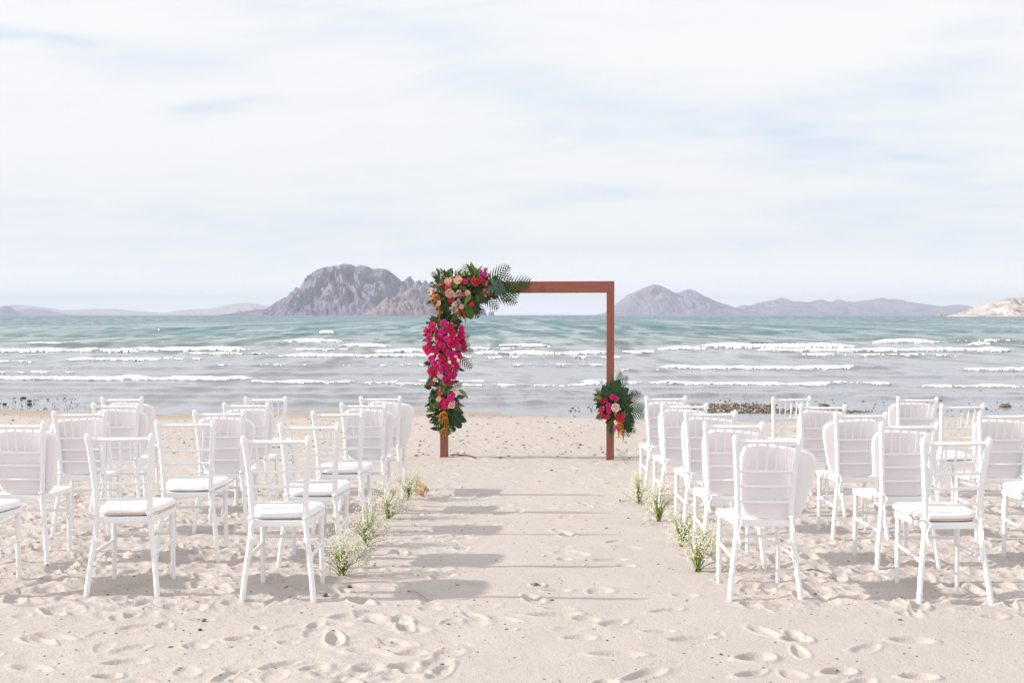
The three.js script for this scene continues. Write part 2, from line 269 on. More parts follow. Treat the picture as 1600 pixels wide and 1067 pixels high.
// ------------------------------------------------------------------ islands and mountains across the water
function hill(name, label, category, prof, dist, deep, colors, rough = 1, group, back = 0.6) {
  const S = dist / F, pr = prof.map(([x, y]) => [(x - 800) * S, Math.max(0, (492 - y) * S)]), x0 = pr[0][0], x1 = pr[pr.length - 1][0];
  const P = (x) => { if (x <= x0 || x >= x1) return 0; let k = 1; while (pr[k][0] < x) k++; const t = (x - pr[k - 1][0]) / (pr[k][0] - pr[k - 1][0]); return lerp(pr[k - 1][1], pr[k][1], t); };
  const nx = Math.round(clamp((x1 - x0) / S * 0.9, 40, 420)), nz = 90, D = deep * (x1 - x0), cl = [], unit = 60 * S, sd = dist * 0.013;
  const g = surf(nx, nz, (u, v) => {
    const x = lerp(x0, x1, u), z = lerp(-1, back, v), top = P(x);
    const body = z < 0 ? Math.pow(1 - Math.pow(-z, 1.5), 0.9) : 1 - (z / back) ** 2, off = ss(0, 0.3, Math.abs(z));
    const X = x / unit, Z = z * D / unit;
    const gully = ridged(X * 1.9 + sd + 0.7 * noise(X * 0.9, Z * 0.8) + 0.35 * Z, Z * 0.8 + 0.7 * noise(X * 1.4, Z * 1.2), 5), fine = ridged(X * 6 + sd, Z * 3.5, 3);
    const h = top * body + top * rough * (off * 0.42 * (gully - 0.75) * (body * 0.8 + 0.2) + 0.08 * (fine - 0.45) * (off * 0.85 + 0.15)) * (0.3 + 0.7 * Math.min(1, body * 3));
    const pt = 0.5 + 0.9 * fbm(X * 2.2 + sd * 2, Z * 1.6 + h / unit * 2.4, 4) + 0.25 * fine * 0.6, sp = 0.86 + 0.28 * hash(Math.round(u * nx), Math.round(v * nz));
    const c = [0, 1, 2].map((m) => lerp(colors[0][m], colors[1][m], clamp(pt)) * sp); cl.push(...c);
    return [x * (1 + (z * D) / dist * -1 * 0), -0.5 + SEA + Math.max(-1, h), -dist - z * D];
  });
  g.setAttribute('color', new THREE.Float32BufferAttribute(cl, 3));
  return tag(part(name, g, new THREE.MeshStandardMaterial({ vertexColors: true, roughness: 1, side: THREE.DoubleSide }), scene), label, category, group, 'structure');
}
const red = [[0.09, 0.083, 0.13], [0.26, 0.232, 0.315]];  // rock tones of islands and mountains, blue-purple distance haze painted into them
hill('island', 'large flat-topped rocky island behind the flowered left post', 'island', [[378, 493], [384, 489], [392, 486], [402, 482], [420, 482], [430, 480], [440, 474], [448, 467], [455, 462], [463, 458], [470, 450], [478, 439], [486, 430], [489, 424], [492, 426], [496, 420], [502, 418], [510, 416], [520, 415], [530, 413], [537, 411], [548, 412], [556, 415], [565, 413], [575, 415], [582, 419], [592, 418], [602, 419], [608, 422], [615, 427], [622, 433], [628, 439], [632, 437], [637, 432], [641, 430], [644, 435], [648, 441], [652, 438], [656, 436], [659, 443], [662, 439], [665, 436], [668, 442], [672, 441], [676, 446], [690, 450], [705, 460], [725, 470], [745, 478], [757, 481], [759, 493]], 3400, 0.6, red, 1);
hill('island', 'low reddish rocky spur at the foot of the large island, left of the flowers', 'island', [[560, 493], [575, 487], [590, 476], [597, 468], [604, 464], [610, 466], [618, 462], [628, 458], [636, 452], [645, 449], [655, 455], [668, 461], [684, 468], [700, 476], [720, 484], [735, 493]], 2700, 0.35, [[0.115, 0.092, 0.12], [0.305, 0.25, 0.285]], 1.2);  // reddish spur rock, its colour also tinted purple as painted haze
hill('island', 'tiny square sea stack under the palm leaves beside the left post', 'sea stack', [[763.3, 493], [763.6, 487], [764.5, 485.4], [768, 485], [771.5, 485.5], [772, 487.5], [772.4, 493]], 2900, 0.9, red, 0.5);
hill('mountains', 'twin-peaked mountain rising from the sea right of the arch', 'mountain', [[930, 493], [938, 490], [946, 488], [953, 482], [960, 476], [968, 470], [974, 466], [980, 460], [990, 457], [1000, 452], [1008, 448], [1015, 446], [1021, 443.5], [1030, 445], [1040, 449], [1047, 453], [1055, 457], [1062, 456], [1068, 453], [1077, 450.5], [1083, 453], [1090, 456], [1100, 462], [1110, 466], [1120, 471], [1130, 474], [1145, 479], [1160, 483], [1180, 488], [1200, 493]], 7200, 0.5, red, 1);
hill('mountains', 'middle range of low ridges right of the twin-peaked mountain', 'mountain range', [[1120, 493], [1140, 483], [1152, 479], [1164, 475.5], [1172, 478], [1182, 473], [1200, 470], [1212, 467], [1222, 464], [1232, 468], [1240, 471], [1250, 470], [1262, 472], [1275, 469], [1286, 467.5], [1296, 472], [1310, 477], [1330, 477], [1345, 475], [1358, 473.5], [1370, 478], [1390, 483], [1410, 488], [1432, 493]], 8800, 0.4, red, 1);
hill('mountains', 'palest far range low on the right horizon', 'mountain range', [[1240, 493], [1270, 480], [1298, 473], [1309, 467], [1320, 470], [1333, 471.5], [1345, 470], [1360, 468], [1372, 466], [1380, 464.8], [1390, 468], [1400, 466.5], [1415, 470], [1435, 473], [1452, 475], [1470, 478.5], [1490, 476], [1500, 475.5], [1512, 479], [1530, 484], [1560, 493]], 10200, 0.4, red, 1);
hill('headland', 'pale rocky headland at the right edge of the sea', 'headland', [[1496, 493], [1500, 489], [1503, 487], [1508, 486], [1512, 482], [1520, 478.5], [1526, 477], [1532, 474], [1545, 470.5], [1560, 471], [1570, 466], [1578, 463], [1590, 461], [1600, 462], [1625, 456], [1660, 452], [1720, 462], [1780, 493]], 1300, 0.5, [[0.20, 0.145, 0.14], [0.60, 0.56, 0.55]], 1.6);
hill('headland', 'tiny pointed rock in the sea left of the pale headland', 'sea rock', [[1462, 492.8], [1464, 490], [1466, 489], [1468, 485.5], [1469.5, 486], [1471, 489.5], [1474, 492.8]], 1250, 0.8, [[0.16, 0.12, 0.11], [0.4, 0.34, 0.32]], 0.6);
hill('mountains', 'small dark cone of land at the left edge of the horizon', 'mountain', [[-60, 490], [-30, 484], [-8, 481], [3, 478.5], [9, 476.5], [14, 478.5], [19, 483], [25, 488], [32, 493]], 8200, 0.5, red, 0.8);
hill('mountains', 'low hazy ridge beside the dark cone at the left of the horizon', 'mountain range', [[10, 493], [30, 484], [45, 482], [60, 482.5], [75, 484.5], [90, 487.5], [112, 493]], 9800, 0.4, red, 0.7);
hill('mountains', 'long faint range low on the left horizon', 'mountain range', [[-80, 493], [-30, 484], [0, 479], [25, 475.5], [45, 477], [70, 480], [95, 484], [120, 483.5], [150, 482], [180, 482.5], [215, 485.5], [250, 488], [290, 493]], 11200, 0.3, [[0.36, 0.36, 0.38], [0.52, 0.52, 0.54]], 0.7);  // rock colour made pale grey to stand in for thick haze
hill('mountains', 'faintest range just left of the large island', 'mountain range', [[230, 493], [265, 487], [290, 483.5], [310, 482.5], [330, 482], [350, 476], [368, 474], [384, 472.5], [400, 474], [412, 477], [425, 478], [450, 484], [480, 493]], 11300, 0.3, [[0.36, 0.36, 0.38], [0.52, 0.52, 0.54]], 0.7);  // paled rock here too, distance haze put into the colour

// ------------------------------------------------------------------ wooden arch
const grain = dataTex(256, (u, v, i, j) => { const n = 0.5 + 0.5 * noise(u * 26 + 0.6 * noise(v * 3, u * 4), v * 2.2), f = hash(i, j >> 3), L = 0.68 + 0.32 * n + 0.08 * (f - 0.5) - (noise(u * 9, v * 3 + 8) > 0.55 ? 0.1 : 0); return [L, L, L]; });
const wood = new THREE.MeshPhysicalMaterial({ color: lin(0.27, 0.082, 0.05), map: grain, bumpMap: grain, bumpScale: 0.0015, roughness: 0.55 });
const wood2 = wood.clone(); wood2.color = lin(0.285, 0.088, 0.055);
function plank(w, h, d, b = 0.004) {                                // bevelled board, grain along y
  const s = new THREE.Shape(); s.moveTo(-w / 2 + b, -d / 2); s.lineTo(w / 2 - b, -d / 2); s.lineTo(w / 2, -d / 2 + b); s.lineTo(w / 2, d / 2 - b); s.lineTo(w / 2 - b, d / 2); s.lineTo(-w / 2 + b, d / 2); s.lineTo(-w / 2, d / 2 - b); s.lineTo(-w / 2, -d / 2 + b); s.closePath();
  const g = new THREE.ExtrudeGeometry(s, { depth: h - 2 * b, bevelEnabled: true, bevelThickness: b, bevelSize: b * 0.6, bevelOffset: -b * 0.6, bevelSegments: 1 }); g.translate(0, 0, b); g.rotateX(-Math.PI / 2);
  const uv = g.attributes.uv, p = g.attributes.position, n = g.attributes.normal;
  for (let k = 0; k < uv.count; k++) uv.setXY(k, (Math.abs(n.getX(k)) > 0.7 ? p.getZ(k) : p.getX(k)) * 3.1 + w, p.getY(k) * 0.8 + d * 3);
  return g;
}
const ARCH = { l: at(694, 713, 14.25), r: at(953.5, 718, 13.94) };
const archTurn = -Math.atan2(ARCH.r[2] - ARCH.l[2], ARCH.r[0] - ARCH.l[0]), archSpan = Math.hypot(ARCH.r[2] - ARCH.l[2], ARCH.r[0] - ARCH.l[0]);
{
  const a = root('wooden_arch', [(ARCH.l[0] + ARCH.r[0]) / 2, (ARCH.l[1] + ARCH.r[1]) / 2, (ARCH.l[2] + ARCH.r[2]) / 2], archTurn);
  tag(a, 'reddish brown wooden square wedding arch standing on the sand before the sea', 'wedding arch');
  for (const s of [-1, 1]) { const p = part('post', xf(plank(0.088, 2.30, 0.088), { p: [s * archSpan / 2, -0.28, 0] }), wood, a); p.userData.label = s < 0 ? 'left post of the arch, mostly under flowers' : 'right post of the arch with one bunch of flowers'; }
  const beam = plank(0.14, archSpan + 0.09, 0.092); beam.rotateZ(-Math.PI / 2); beam.translate(-(archSpan + 0.09) / 2, 2.092, 0);
  part('beam', beam, wood2, a);
  const bolt = xf(new THREE.CylinderGeometry(0.006, 0.006, 0.004, 10), { r: [Math.PI / 2, 0, 0] });
  for (const [x, y] of [[archSpan / 2 - 0.02, 2.125], [archSpan / 2 + 0.015, 2.06], [-archSpan / 2 + 0.02, 2.12]]) part('screw', xf(bolt, { p: [x, y, 0.0475] }), std([0.3, 0.28, 0.26], 0.4, { metalness: 0.8 }), a);
}

// ------------------------------------------------------------------ chairs and their cushions
const paint = new THREE.MeshPhysicalMaterial({ color: lin(0.86, 0.86, 0.87), roughness: 0.38, side: THREE.DoubleSide });
const weave = dataTex(128, (u, v, i, j) => 0.5 + 0.25 * ((i + j) % 2) + 0.3 * (hash(i, j) - 0.5));
weave.repeat.set(6, 6);
const cloth = new THREE.MeshPhysicalMaterial({ color: lin(0.875, 0.85, 0.87), roughness: 0.9, bumpMap: weave, bumpScale: 0.0006, sheen: 0.25, sheenRoughness: 0.6, side: THREE.DoubleSide });
const lining = new THREE.MeshPhysicalMaterial({ color: lin(0.84, 0.795, 0.815), roughness: 0.92, bumpMap: weave, bumpScale: 0.0006, side: THREE.DoubleSide });
const peach = std([0.72, 0.42, 0.27], 0.9);
const rings = (n, r, end = r) => { const o = [[0, r]]; for (let k = 1; k <= n; k++) { const t = k / (n + 1), q = lerp(r, end, t); o.push([t - 0.013, q], [t - 0.004, q * 1.1], [t + 0.004, q * 1.1], [t + 0.013, q]); } o.push([1, end]); return o; };
function makeChair() {
  const c = root('bamboo_chair');
  const post = (s) => sweep([[s * .204, -.03, .236], [s * .186, .14, .214], [s * .167, .29, .197], [s * .153, .43, .188], [s * .155, .58, .194], [s * .167, .76, .214], [s * .183, .93, .246]],
    [...rings(9, .0155, .0175).map(([t, r]) => [t * .925, r]), [.94, .0165], [.952, .0195], [.97, .0205], [.985, .018], [.996, .011], [1, .004]], 10, 22);
  for (const s of [-1, 1]) part('back_post', post(s), paint, c);
  for (const s of [-1, 1]) part('leg', sweep([[s * .178, -.03, -.205], [s * .176, .2, -.202], [s * .174, .42, -.196]], rings(4, .0142, .0165), 10, 6), paint, c);
  const bar = (a, b, sag, r, n) => sweep([a, [(a[0] + b[0]) / 2, (a[1] + b[1]) / 2, (a[2] + b[2]) / 2 + sag], b], rings(n, r), 8, 6);
  part('top_rail', bar([-.178, .893, .236], [.178, .893, .236], .014, .0112, 5), paint, c);
  const rails = [[.722, .165, .208], [.637, .158, .198], [.548, .1545, .192]];
  for (const [y, x, z] of rails) part('rail', bar([-x, y, z], [x, y, z], .01, .0092, 4), paint, c);
  for (let k = -2; k <= 2; k++) { const z0 = .208 + .01 * (1 - (k / 3) ** 2), z1 = .236 + .014 * (1 - (k / 3) ** 2); part('spindle', sweep([[k * .053, .722, z0], [k * .0555, .81, (z0 + z1) / 2], [k * .057, .893, z1]], .0062, 7, 4), paint, c); }
  const s = new THREE.Shape(), rb = .162, rf = .2, zf = -.222, zb = .2, q = .035;
  s.moveTo(-rb, zb); s.lineTo(rb, zb); s.lineTo(rf, zf + q); s.quadraticCurveTo(rf, zf, rf - q, zf); s.quadraticCurveTo(0, zf - .012, -rf + q, zf); s.quadraticCurveTo(-rf, zf, -rf, zf + q); s.closePath();
  const seat = new THREE.ExtrudeGeometry(s, { depth: .022, bevelEnabled: true, bevelThickness: .007, bevelSize: .007, bevelOffset: -.007, bevelSegments: 3, curveSegments: 8 }); seat.rotateX(Math.PI / 2); seat.translate(0, .438, 0);
  part('seat', seat, paint, c);
  for (const k of [-1, 1]) part('stretcher', bar([k * .178, .232, .204], [k * .1765, .242, -.2], 0, .0105, 3), paint, c);
  part('stretcher', bar([-.176, .282, -.2], [.176, .282, -.2], 0, .0095, 3), paint, c);
  return c;
}
function padGeo(lift, cup, seedN) {                                 // a stuffed pad: rear edge at z = 0, front edge at z = -.42, flat base at y = 0
  const L = .425, T = .05, top = [], N = 40, M = 10, pos = [], id = [], uv = [];
  const edge = (a) => { const c = Math.cos(a), s = Math.sin(a), e = 0.42, x = Math.sign(c) * Math.abs(c) ** e, z = Math.sign(s) * Math.abs(s) ** e, w = lerp(.165, .218, (z + 1) / 2); return [x * w, -(z + 1) / 2 * L]; };
  const rows = [[0, 0], [.45, 0], [.8, .0], [.95, .004], [1, .014], [1.0, .02], [.985, .034], [.93, .043], [.8, .049], [.5, .054], [.2, .055], [0, .055]];
  rows.forEach(([k, y], j) => { for (let i = 0; i <= N; i++) { const [ex, ez] = edge(i / N * 6.28319), x = ex * k, z = -L / 2 + (ez + L / 2) * k, w = (j > 5 ? 1 : 0.45) * 0.0045 * noise(x * 11 + seedN * 3.7, z * 11 + seedN) * (k < 1 ? 1 : .5) + (j > 5 ? -.0018 * Math.max(0, noise(i / N * 9, seedN)) * (k > .7 ? 1 : 0) : 0); pos.push(x, y + w + cup * (x / .2) ** 2 + lift * (-z / L) ** 2, z); uv.push(x * 4, z * 4); if (i < N && j < rows.length - 1) { const n = j * (N + 1) + i; id.push(n, n + 1, n + N + 1, n + 1, n + N + 2, n + N + 1); } } });
  const g = new THREE.BufferGeometry(); g.setAttribute('position', new THREE.Float32BufferAttribute(pos, 3)); g.setAttribute('uv', new THREE.Float32BufferAttribute(uv, 2));
  const per = N * 6, under = id.slice(0, per * 3), over = id.slice(per * 3);
  g.setIndex(over); g.computeVertexNormals();
  const u = new THREE.BufferGeometry(); u.setAttribute('position', g.attributes.position.clone()); u.setAttribute('uv', g.attributes.uv.clone()); u.setIndex(under); u.computeVertexNormals();
  const pip = []; for (let i = 0; i <= 48; i++) { const [x, z] = edge(i / 48 * 6.28319); pip.push([x * 1.0, .0165 + cup * (x / .2) ** 2 + lift * (-z / L) ** 2, -L / 2 + (z + L / 2) * 1.0]); }
  return { over: g, under: u, piping: sweep(pip, .0032, 5, 96, false) };
}
const pads = [0, 1, 2, 3].map((k) => padGeo(0.004 * k, 0.004 * (k % 2), k + 1));
const strip = (pts, w) => surf(pts.length * 2, 1, (u, v) => { const c = new THREE.CatmullRomCurve3(pts.map((p) => new THREE.Vector3(...p))).getPoint(u); return [c.x + (v - .5) * w * 0.4, c.y + (v - .5) * w * 0.6, c.z + (v - .5) * w * 0.7]; });
function tieGeo(s, k) {                                             // a ribbon knotted round the post, with its two loose ends
  const x = s * .153, z = .189, y = .462, loop = []; for (let i = 0; i <= 12; i++) { const a = i / 12 * 6.28319; loop.push([x + Math.cos(a) * .0205, y + .004 * Math.sin(2 * a + k), z + Math.sin(a) * .0205]); }
  const e = 0.03 + 0.02 * ((k * 7) % 3);
  return mergeGeometries([sweep(loop, .006, 6, 20, false), strip([[x, y, z + .02], [x - s * .012, y - .02, z + .04], [x + s * .004, y - .05 - e * .5, z + .034], [x - s * .01, y - .085 - e, z + .03]], .018), strip([[x, y, z + .02], [x + s * (.03 + e * .4), y + .006 * (k % 2 ? 1 : -3), z + .035], [x + s * (.05 + e), y - .02, z + .03]], .016), xf(new THREE.IcosahedronGeometry(.0115, 1), { p: [x, y, z + .024], s: [1.1, .9, .8] })].map((g) => { const q = g.index ? g.toNonIndexed() : g; q.computeVertexNormals(); return q; }));
}
const ties = [0, 1, 2].map((k) => [tieGeo(-1, k), tieGeo(1, k + 1)]);
const chair0 = makeChair(); let chairN = 0;
const ROW = ['nearest', 'second', 'third', 'fourth', 'farthest'], PLACE = { a: 'beside aisle', b: 'middle place', c: 'outer end' };
const chairList = [   // side, row, place, centre of the rear feet in the photo, their depth, turn, cushion flipped up (lean) or flat, its shift, its tilt, pad
  ['left', 1, 'a', 431.5, 6.43, 0.0, 0, 0, 0, 0], ['left', 1, 'b', 184, 6.53, 0.03, 0, .012, .03, 2, 'peach'], ['left', 1, 'c', -78, 6.51, -0.03, 0, 0, 0, 1],
  ['left', 2, 'a', 481.5, 7.27, 0.02, 0, .01, 0, 3], ['left', 2, 'b', 285, 7.5, 0.07, 0, 0, -.03, 1], ['left', 2, 'c', 20, 7.37, 0.0, 1, .03, -.02, 2],
  ['left', 3, 'a', 529, 8.5, 0.01, 0, .01, 0, 0], ['left', 3, 'b', 341, 8.56, 0.02, 1, .02, -.04, 3], ['left', 3, 'c', 117, 8.42, 0.1, 1, 0, .05, 1],
  ['left', 4, 'a', 566, 9.55, 0.02, 1, .015, -.07, 2], ['left', 4, 'b', 382, 9.6, 0.03, 1, .01, .02, 1], ['left', 4, 'c', 175, 9.5, 0.05, 1, .02, -.03, 0],
  ['left', 5, 'a', 595, 10.65, 0.0, 1, .055, -.09, 3], ['left', 5, 'b', 414.5, 10.6, 0.03, 0, 0, 0, 2], ['left', 5, 'c', 190, 10.5, 0.0, 1, .04, -.06, 1],
  ['right', 1, 'a', 1197.5, 6.43, 0.02, 1, .035, -.13, 2], ['right', 1, 'b', 1497.5, 6.37, 0.0, 0, -.01, 0, 1, 'peach'],
  ['right', 2, 'a', 1148, 7.3, -0.01, 1, .0, -.08, 0], ['right', 2, 'b', 1418, 7.27, 0.08, 1, -.015, -.06, 3], ['right', 2, 'c', 1664, 7.22, 0.0, 0, 0, 0, 2],
  ['right', 3, 'a', 1110, 8.5, 0.03, 1, -.01, -.07, 1], ['right', 3, 'b', 1346.5, 8.32, 0.02, 1, -.025, .05, 2], ['right', 3, 'c', 1574, 8.25, 0.0, 1, -.01, -.06, 0],
  ['right', 4, 'a', 1068, 9.5, 0.02, 1, -.005, -.05, 3], ['right', 4, 'b', 1284, 9.42, 0.02, 1, .01, -.05, 1], ['right', 4, 'c', 1498, 9.45, 0.14, 0, 0, 0, 2],
  ['right', 5, 'a', 1042, 10.65, 0.02, 1, .02, -.03, 0], ['right', 5, 'b', 1231, 10.65, 0.2, 0, 0, .02, 3], ['right', 5, 'c', 1431, 10.55, 0.06, 1, -.03, 0, 1],
];
for (const [side, row, place, px, df, turn, lean, dx, tl, pad, extra] of chairList) {
  const X = (px - 800) / F * df, z = -(df + .235), y = base(df) + 0.006;
  const c = chairN++ ? chair0.clone() : chair0; if (c !== chair0) { c.name = numbered('bamboo_chair'); scene.add(c); }
  c.position.set(X, y, z); c.rotation.set(rr(-.012, .008), turn, rr(-.012, .012));
  const where = `${side} of aisle, ${ROW[row - 1]} row, ${PLACE[place]}`;
  tag(c, `white wooden chair ${where}, cushion ${lean ? 'flipped up' : 'lying flat'}`, 'chair', 'white chairs in rows facing the sea');
  const k = root('seat_cushion', [X, y, z], turn);
  k.rotation.copy(c.rotation);
  tag(k, lean ? `white cushion flipped up against chair back, ${where}` : `white cushion lying flat on chair ${where}`, 'cushion', 'white seat cushions tied to the chairs');
  const G = pads[pad];
  // flipped up: hinged at its rear edge and resting against the back of the chair
  const put = (g) => { const q = g.clone(); if (lean) { q.rotateZ(Math.PI); q.scale(1.06, .85, 1); q.translate(0, .046, 0); q.rotateX(Math.PI / 2 + .075); q.rotateZ(tl); q.translate(dx, .444, .116); } else { q.rotateX(-.012); q.rotateY(tl); q.translate(dx, .446, .178); } return q; };
  part('pad', put(G.over), cloth, k); part('lining', put(G.under), extra ? peach : lining, k); part('piping', put(G.piping), extra ? peach : cloth, k);
  part('ribbon_tie', ties[pad % 3][0], cloth, k); part('ribbon_tie', ties[pad % 3][1], cloth, k);
}

// ------------------------------------------------------------------ flowers and leaves of the arch
const GREEN = [[0.038, 0.078, 0.022], [0.06, 0.115, 0.026], [0.11, 0.17, 0.036], [0.026, 0.055, 0.024], [0.15, 0.21, 0.06], [0.06, 0.095, 0.045]].map((c) => leafy(c, 0.42));
const BLOOM = { peach: [0.80, 0.52, 0.40], blush: [0.82, 0.60, 0.55], cream: [0.80, 0.64, 0.48], pink: [0.72, 0.16, 0.26], hot: [0.80, 0.03, 0.22], crimson: [0.60, 0.018, 0.10], red: [0.74, 0.045, 0.09], magenta: [0.62, 0.05, 0.42], coral: [0.72, 0.09, 0.13], rosy: [0.78, 0.06, 0.36] };
for (const k in BLOOM) BLOOM[k] = new THREE.MeshPhysicalMaterial({ color: lin(...BLOOM[k]), roughness: 0.75, side: THREE.DoubleSide, sheen: 0.3 });
const amber = [[0.52, 0.20, 0.018], [0.36, 0.115, 0.014], [0.30, 0.07, 0.015]].map((c) => std(c, 0.8));
const dusty = std([0.55, 0.36, 0.33], 0.85), twigMat = std([0.13, 0.085, 0.05], 0.9);
function petal(w, l, curl, cup, nu = 4, nv = 4) { return surf(nu, nv, (u, v) => { const a = (u - .5) * 2, wd = w * Math.sin(Math.PI * Math.min(0.86, 0.12 + v * 0.78)); return [a * wd, l * v - 0.16 * l * a * a * v, cup * a * a * w - curl * v * v * l]; }); }
function rose(r) {
  const g = []; let n = 0;
  for (const [cnt, tilt, size, rad] of [[3, .1, .55, .05], [4, .3, .7, .14], [5, .62, .88, .22], [6, 1.0, 1, .26], [6, 1.35, 1.02, .28]]) for (let k = 0; k < cnt; k++, n++) {
    const p = petal(r * .62 * size, r * 1.15 * size, -.25 + tilt * .55, .5); p.rotateX(tilt); p.translate(0, 0, rad * r); p.rotateY(k / cnt * 6.283 + n * .7 + .2 * noise(n, r * 99)); g.push(p);
  }
  g.push(xf(new THREE.IcosahedronGeometry(r * .22, 1), { p: [0, r * .38, 0], s: [1, 1.2, 1] }));
  const m = g.map((q) => { const t = q.index ? q.toNonIndexed() : q; t.computeVertexNormals(); return t; }); return mergeGeometries(m);          // opens towards +y
}
function bracts(r, sd) {                                            // a tight head of papery folded bracts
  const g = [], rs = (k) => hash(k, sd);
  for (let k = 0; k < 26; k++) { const p = petal(r * (.34 + .14 * rs(k)), r * (.62 + .3 * rs(k + 40)), .35, .45 + .3 * rs(k + 80), 2, 3); p.rotateX(.15 + 1.35 * Math.sqrt(k / 26) + .3 * (rs(k + 9) - .5)); p.translate(0, 0, r * .12); p.rotateY(k * 2.4 + rs(k)); p.translate((rs(k + 5) - .5) * r * .5, 0, (rs(k + 6) - .5) * r * .5); g.push(p); }
  return mergeGeometries(g);
}
function bud(r) { const g = []; for (let k = 0; k < 6; k++) { const p = petal(r * .62, r * 1.7, .15, .75); p.rotateX(.12 + (k > 2 ? .25 : 0)); p.translate(0, 0, r * .16); p.rotateY(k * 2.1); g.push(p); } return mergeGeometries(g); }
function leafGeo(l, w, bend, fold) { return surf(4, 7, (u, v) => { const a = (u - .5) * 2, wd = w * Math.sin(Math.PI * Math.pow(v * .96 + .02, .8)); return [a * wd, l * v, Math.abs(a) * wd * fold - bend * l * v * v]; }); }
function frond(l, n, spread, droop) {                                // feather palm: rachis and two ranks of narrow leaflets
  const g = [], R = (t) => [0, l * t, -droop * l * t * t];
  g.push(sweep([R(0), R(.35), R(.7), R(1)], [[0, .0045], [1, .0012]], 5, 6));
  for (let k = 0; k < n; k++) for (const s of [-1, 1]) {
    const t = .14 + .86 * k / (n - 1), p = R(t), ll = l * spread * (Math.sin(Math.PI * Math.min(.93, .2 + t * .72)) + .12), up = .62 + .4 * t, wd = .0105 + .003 * (1 - t);
    g.push(surf(2, 4, (u, v) => { const a = (u - .5) * 2, w = wd * (1 - v ** 2.2) * (0.6 + 0.4 * Math.min(1, v * 5)); return [p[0] + s * ll * v * Math.cos(up) + a * w * Math.sin(up) * -s, p[1] + ll * v * Math.sin(up) + a * w * Math.cos(up), p[2] + Math.abs(a) * w * .5 - ll * .16 * v * v + .02 * s * v * noise(k, l * 50)]; }));
  }
  return mergeGeometries(g);
}
function monstera(r) {                                               // heart-shaped split leaf, stalk end at the origin, tip towards +y
  const pts = [], N = 220, cuts = [.62, 1.02, 1.45, 1.9];
  for (let i = 0; i <= N; i++) {
    const a = -Math.PI + i / N * 2 * Math.PI, s = Math.abs(a);       // 0 at the tip, pi at the stalk
    let q = r * (1.02 - .08 * Math.cos(2 * s) + .22 * Math.exp(-((s / .32) ** 2)) - .62 * Math.exp(-(((s - Math.PI) / .42) ** 2)));
    for (const c of cuts) q *= 1 - .7 * Math.exp(-(((s - c) / .085) ** 4));
    pts.push(new THREE.Vector2(Math.sin(a) * q * .88, Math.cos(a) * q + r * .45));
  }
  // fan of rings between the midrib and the rim, so the blade can bend
  const pos = [], id = [], M = 5;
  pts.forEach((p) => { const my = clamp(p.y * .82, 0.02 * r, r * 1.5); for (let m = 0; m <= M; m++) { const t = m / M, x = p.x * t, y = lerp(my, p.y, t); pos.push(x, y, .16 * Math.abs(x) - .32 * x * x / r - .18 * y * y / r + .012 * r * Math.sin(y / r * 16) * t); } });
  for (let i = 0; i < N; i++) for (let m = 0; m < M; m++) { const n = i * (M + 1) + m; id.push(n, n + M + 1, n + 1, n + 1, n + M + 1, n + M + 2); }
  const g = new THREE.BufferGeometry(); g.setAttribute('position', new THREE.Float32BufferAttribute(pos, 3)); g.setAttribute('uv', new THREE.Float32BufferAttribute(new Array(pos.length / 3 * 2).fill(0), 2)); g.setIndex(id); g.computeVertexNormals();
  const rib = sweep([[0, -.35 * r, -.02], [0, 0, .003], [0, r * .7, -.18 * r * .45], [0, r * 1.5, -.18 * r * 2.2]], [[0, .005], [1, .0015]], 5, 8);
  return mergeGeometries([g, rib]);
}
function plume(l, sd) {                                              // hanging amaranth tassel: knobbly strands
  const g = [], rs = (k) => hash(k + 11, sd);
  for (let k = 0; k < 7; k++) { const a = rs(k) * 6.28, w = .03 + .035 * rs(k + 20), L = l * (.55 + .45 * rs(k + 30)); const P = (t) => [Math.cos(a) * w * Math.sin(t * 2), -L * t + .03 * Math.sin(t * 3), Math.sin(a) * w * t + .015]; g.push(sweep([P(0), P(.33), P(.66), P(1)], .003, 4, 5)); for (let m = 0; m < 15; m++) { const t = (m + .5) / 15, p = P(t), q = .0115 * (1 - .55 * t); g.push(xf(new THREE.TetrahedronGeometry(q * 1.25, 1), { p: [p[0] + (rs(m * 7 + k) - .5) * .012, p[1], p[2] + (rs(m * 5 + k) - .5) * .012], r: [rs(m) * 6, rs(m + k) * 6, 0], s: [.9, 1.5, .9] })); } }
  return mergeGeometries(g.map((q) => { const t = q.index ? q.toNonIndexed() : q; t.deleteAttribute('uv'); t.computeVertexNormals(); return t; }));
}
const SH = { rose: [rose(.036), rose(.041)], bracts: [bracts(.053, 1), bracts(.056, 2), bracts(.049, 3)], bud: [bud(.016)], leaf: [leafGeo(.12, .028, .25, .35), leafGeo(.15, .04, .35, .3), leafGeo(.1, .035, .2, .4), leafGeo(.18, .03, .4, .3)], small: [leafGeo(.06, .014, .3, .3), leafGeo(.075, .02, .25, .3)], frond: [frond(.42, 8, .46, .2), frond(.34, 7, .5, .28), frond(.26, 6, .52, .2)], monstera: [monstera(.13), monstera(.11)], plume: [plume(.22, 3), plume(.26, 8)] };
const archD = (px) => lerp(14.25, 13.94, (px - 694) / 259.5);
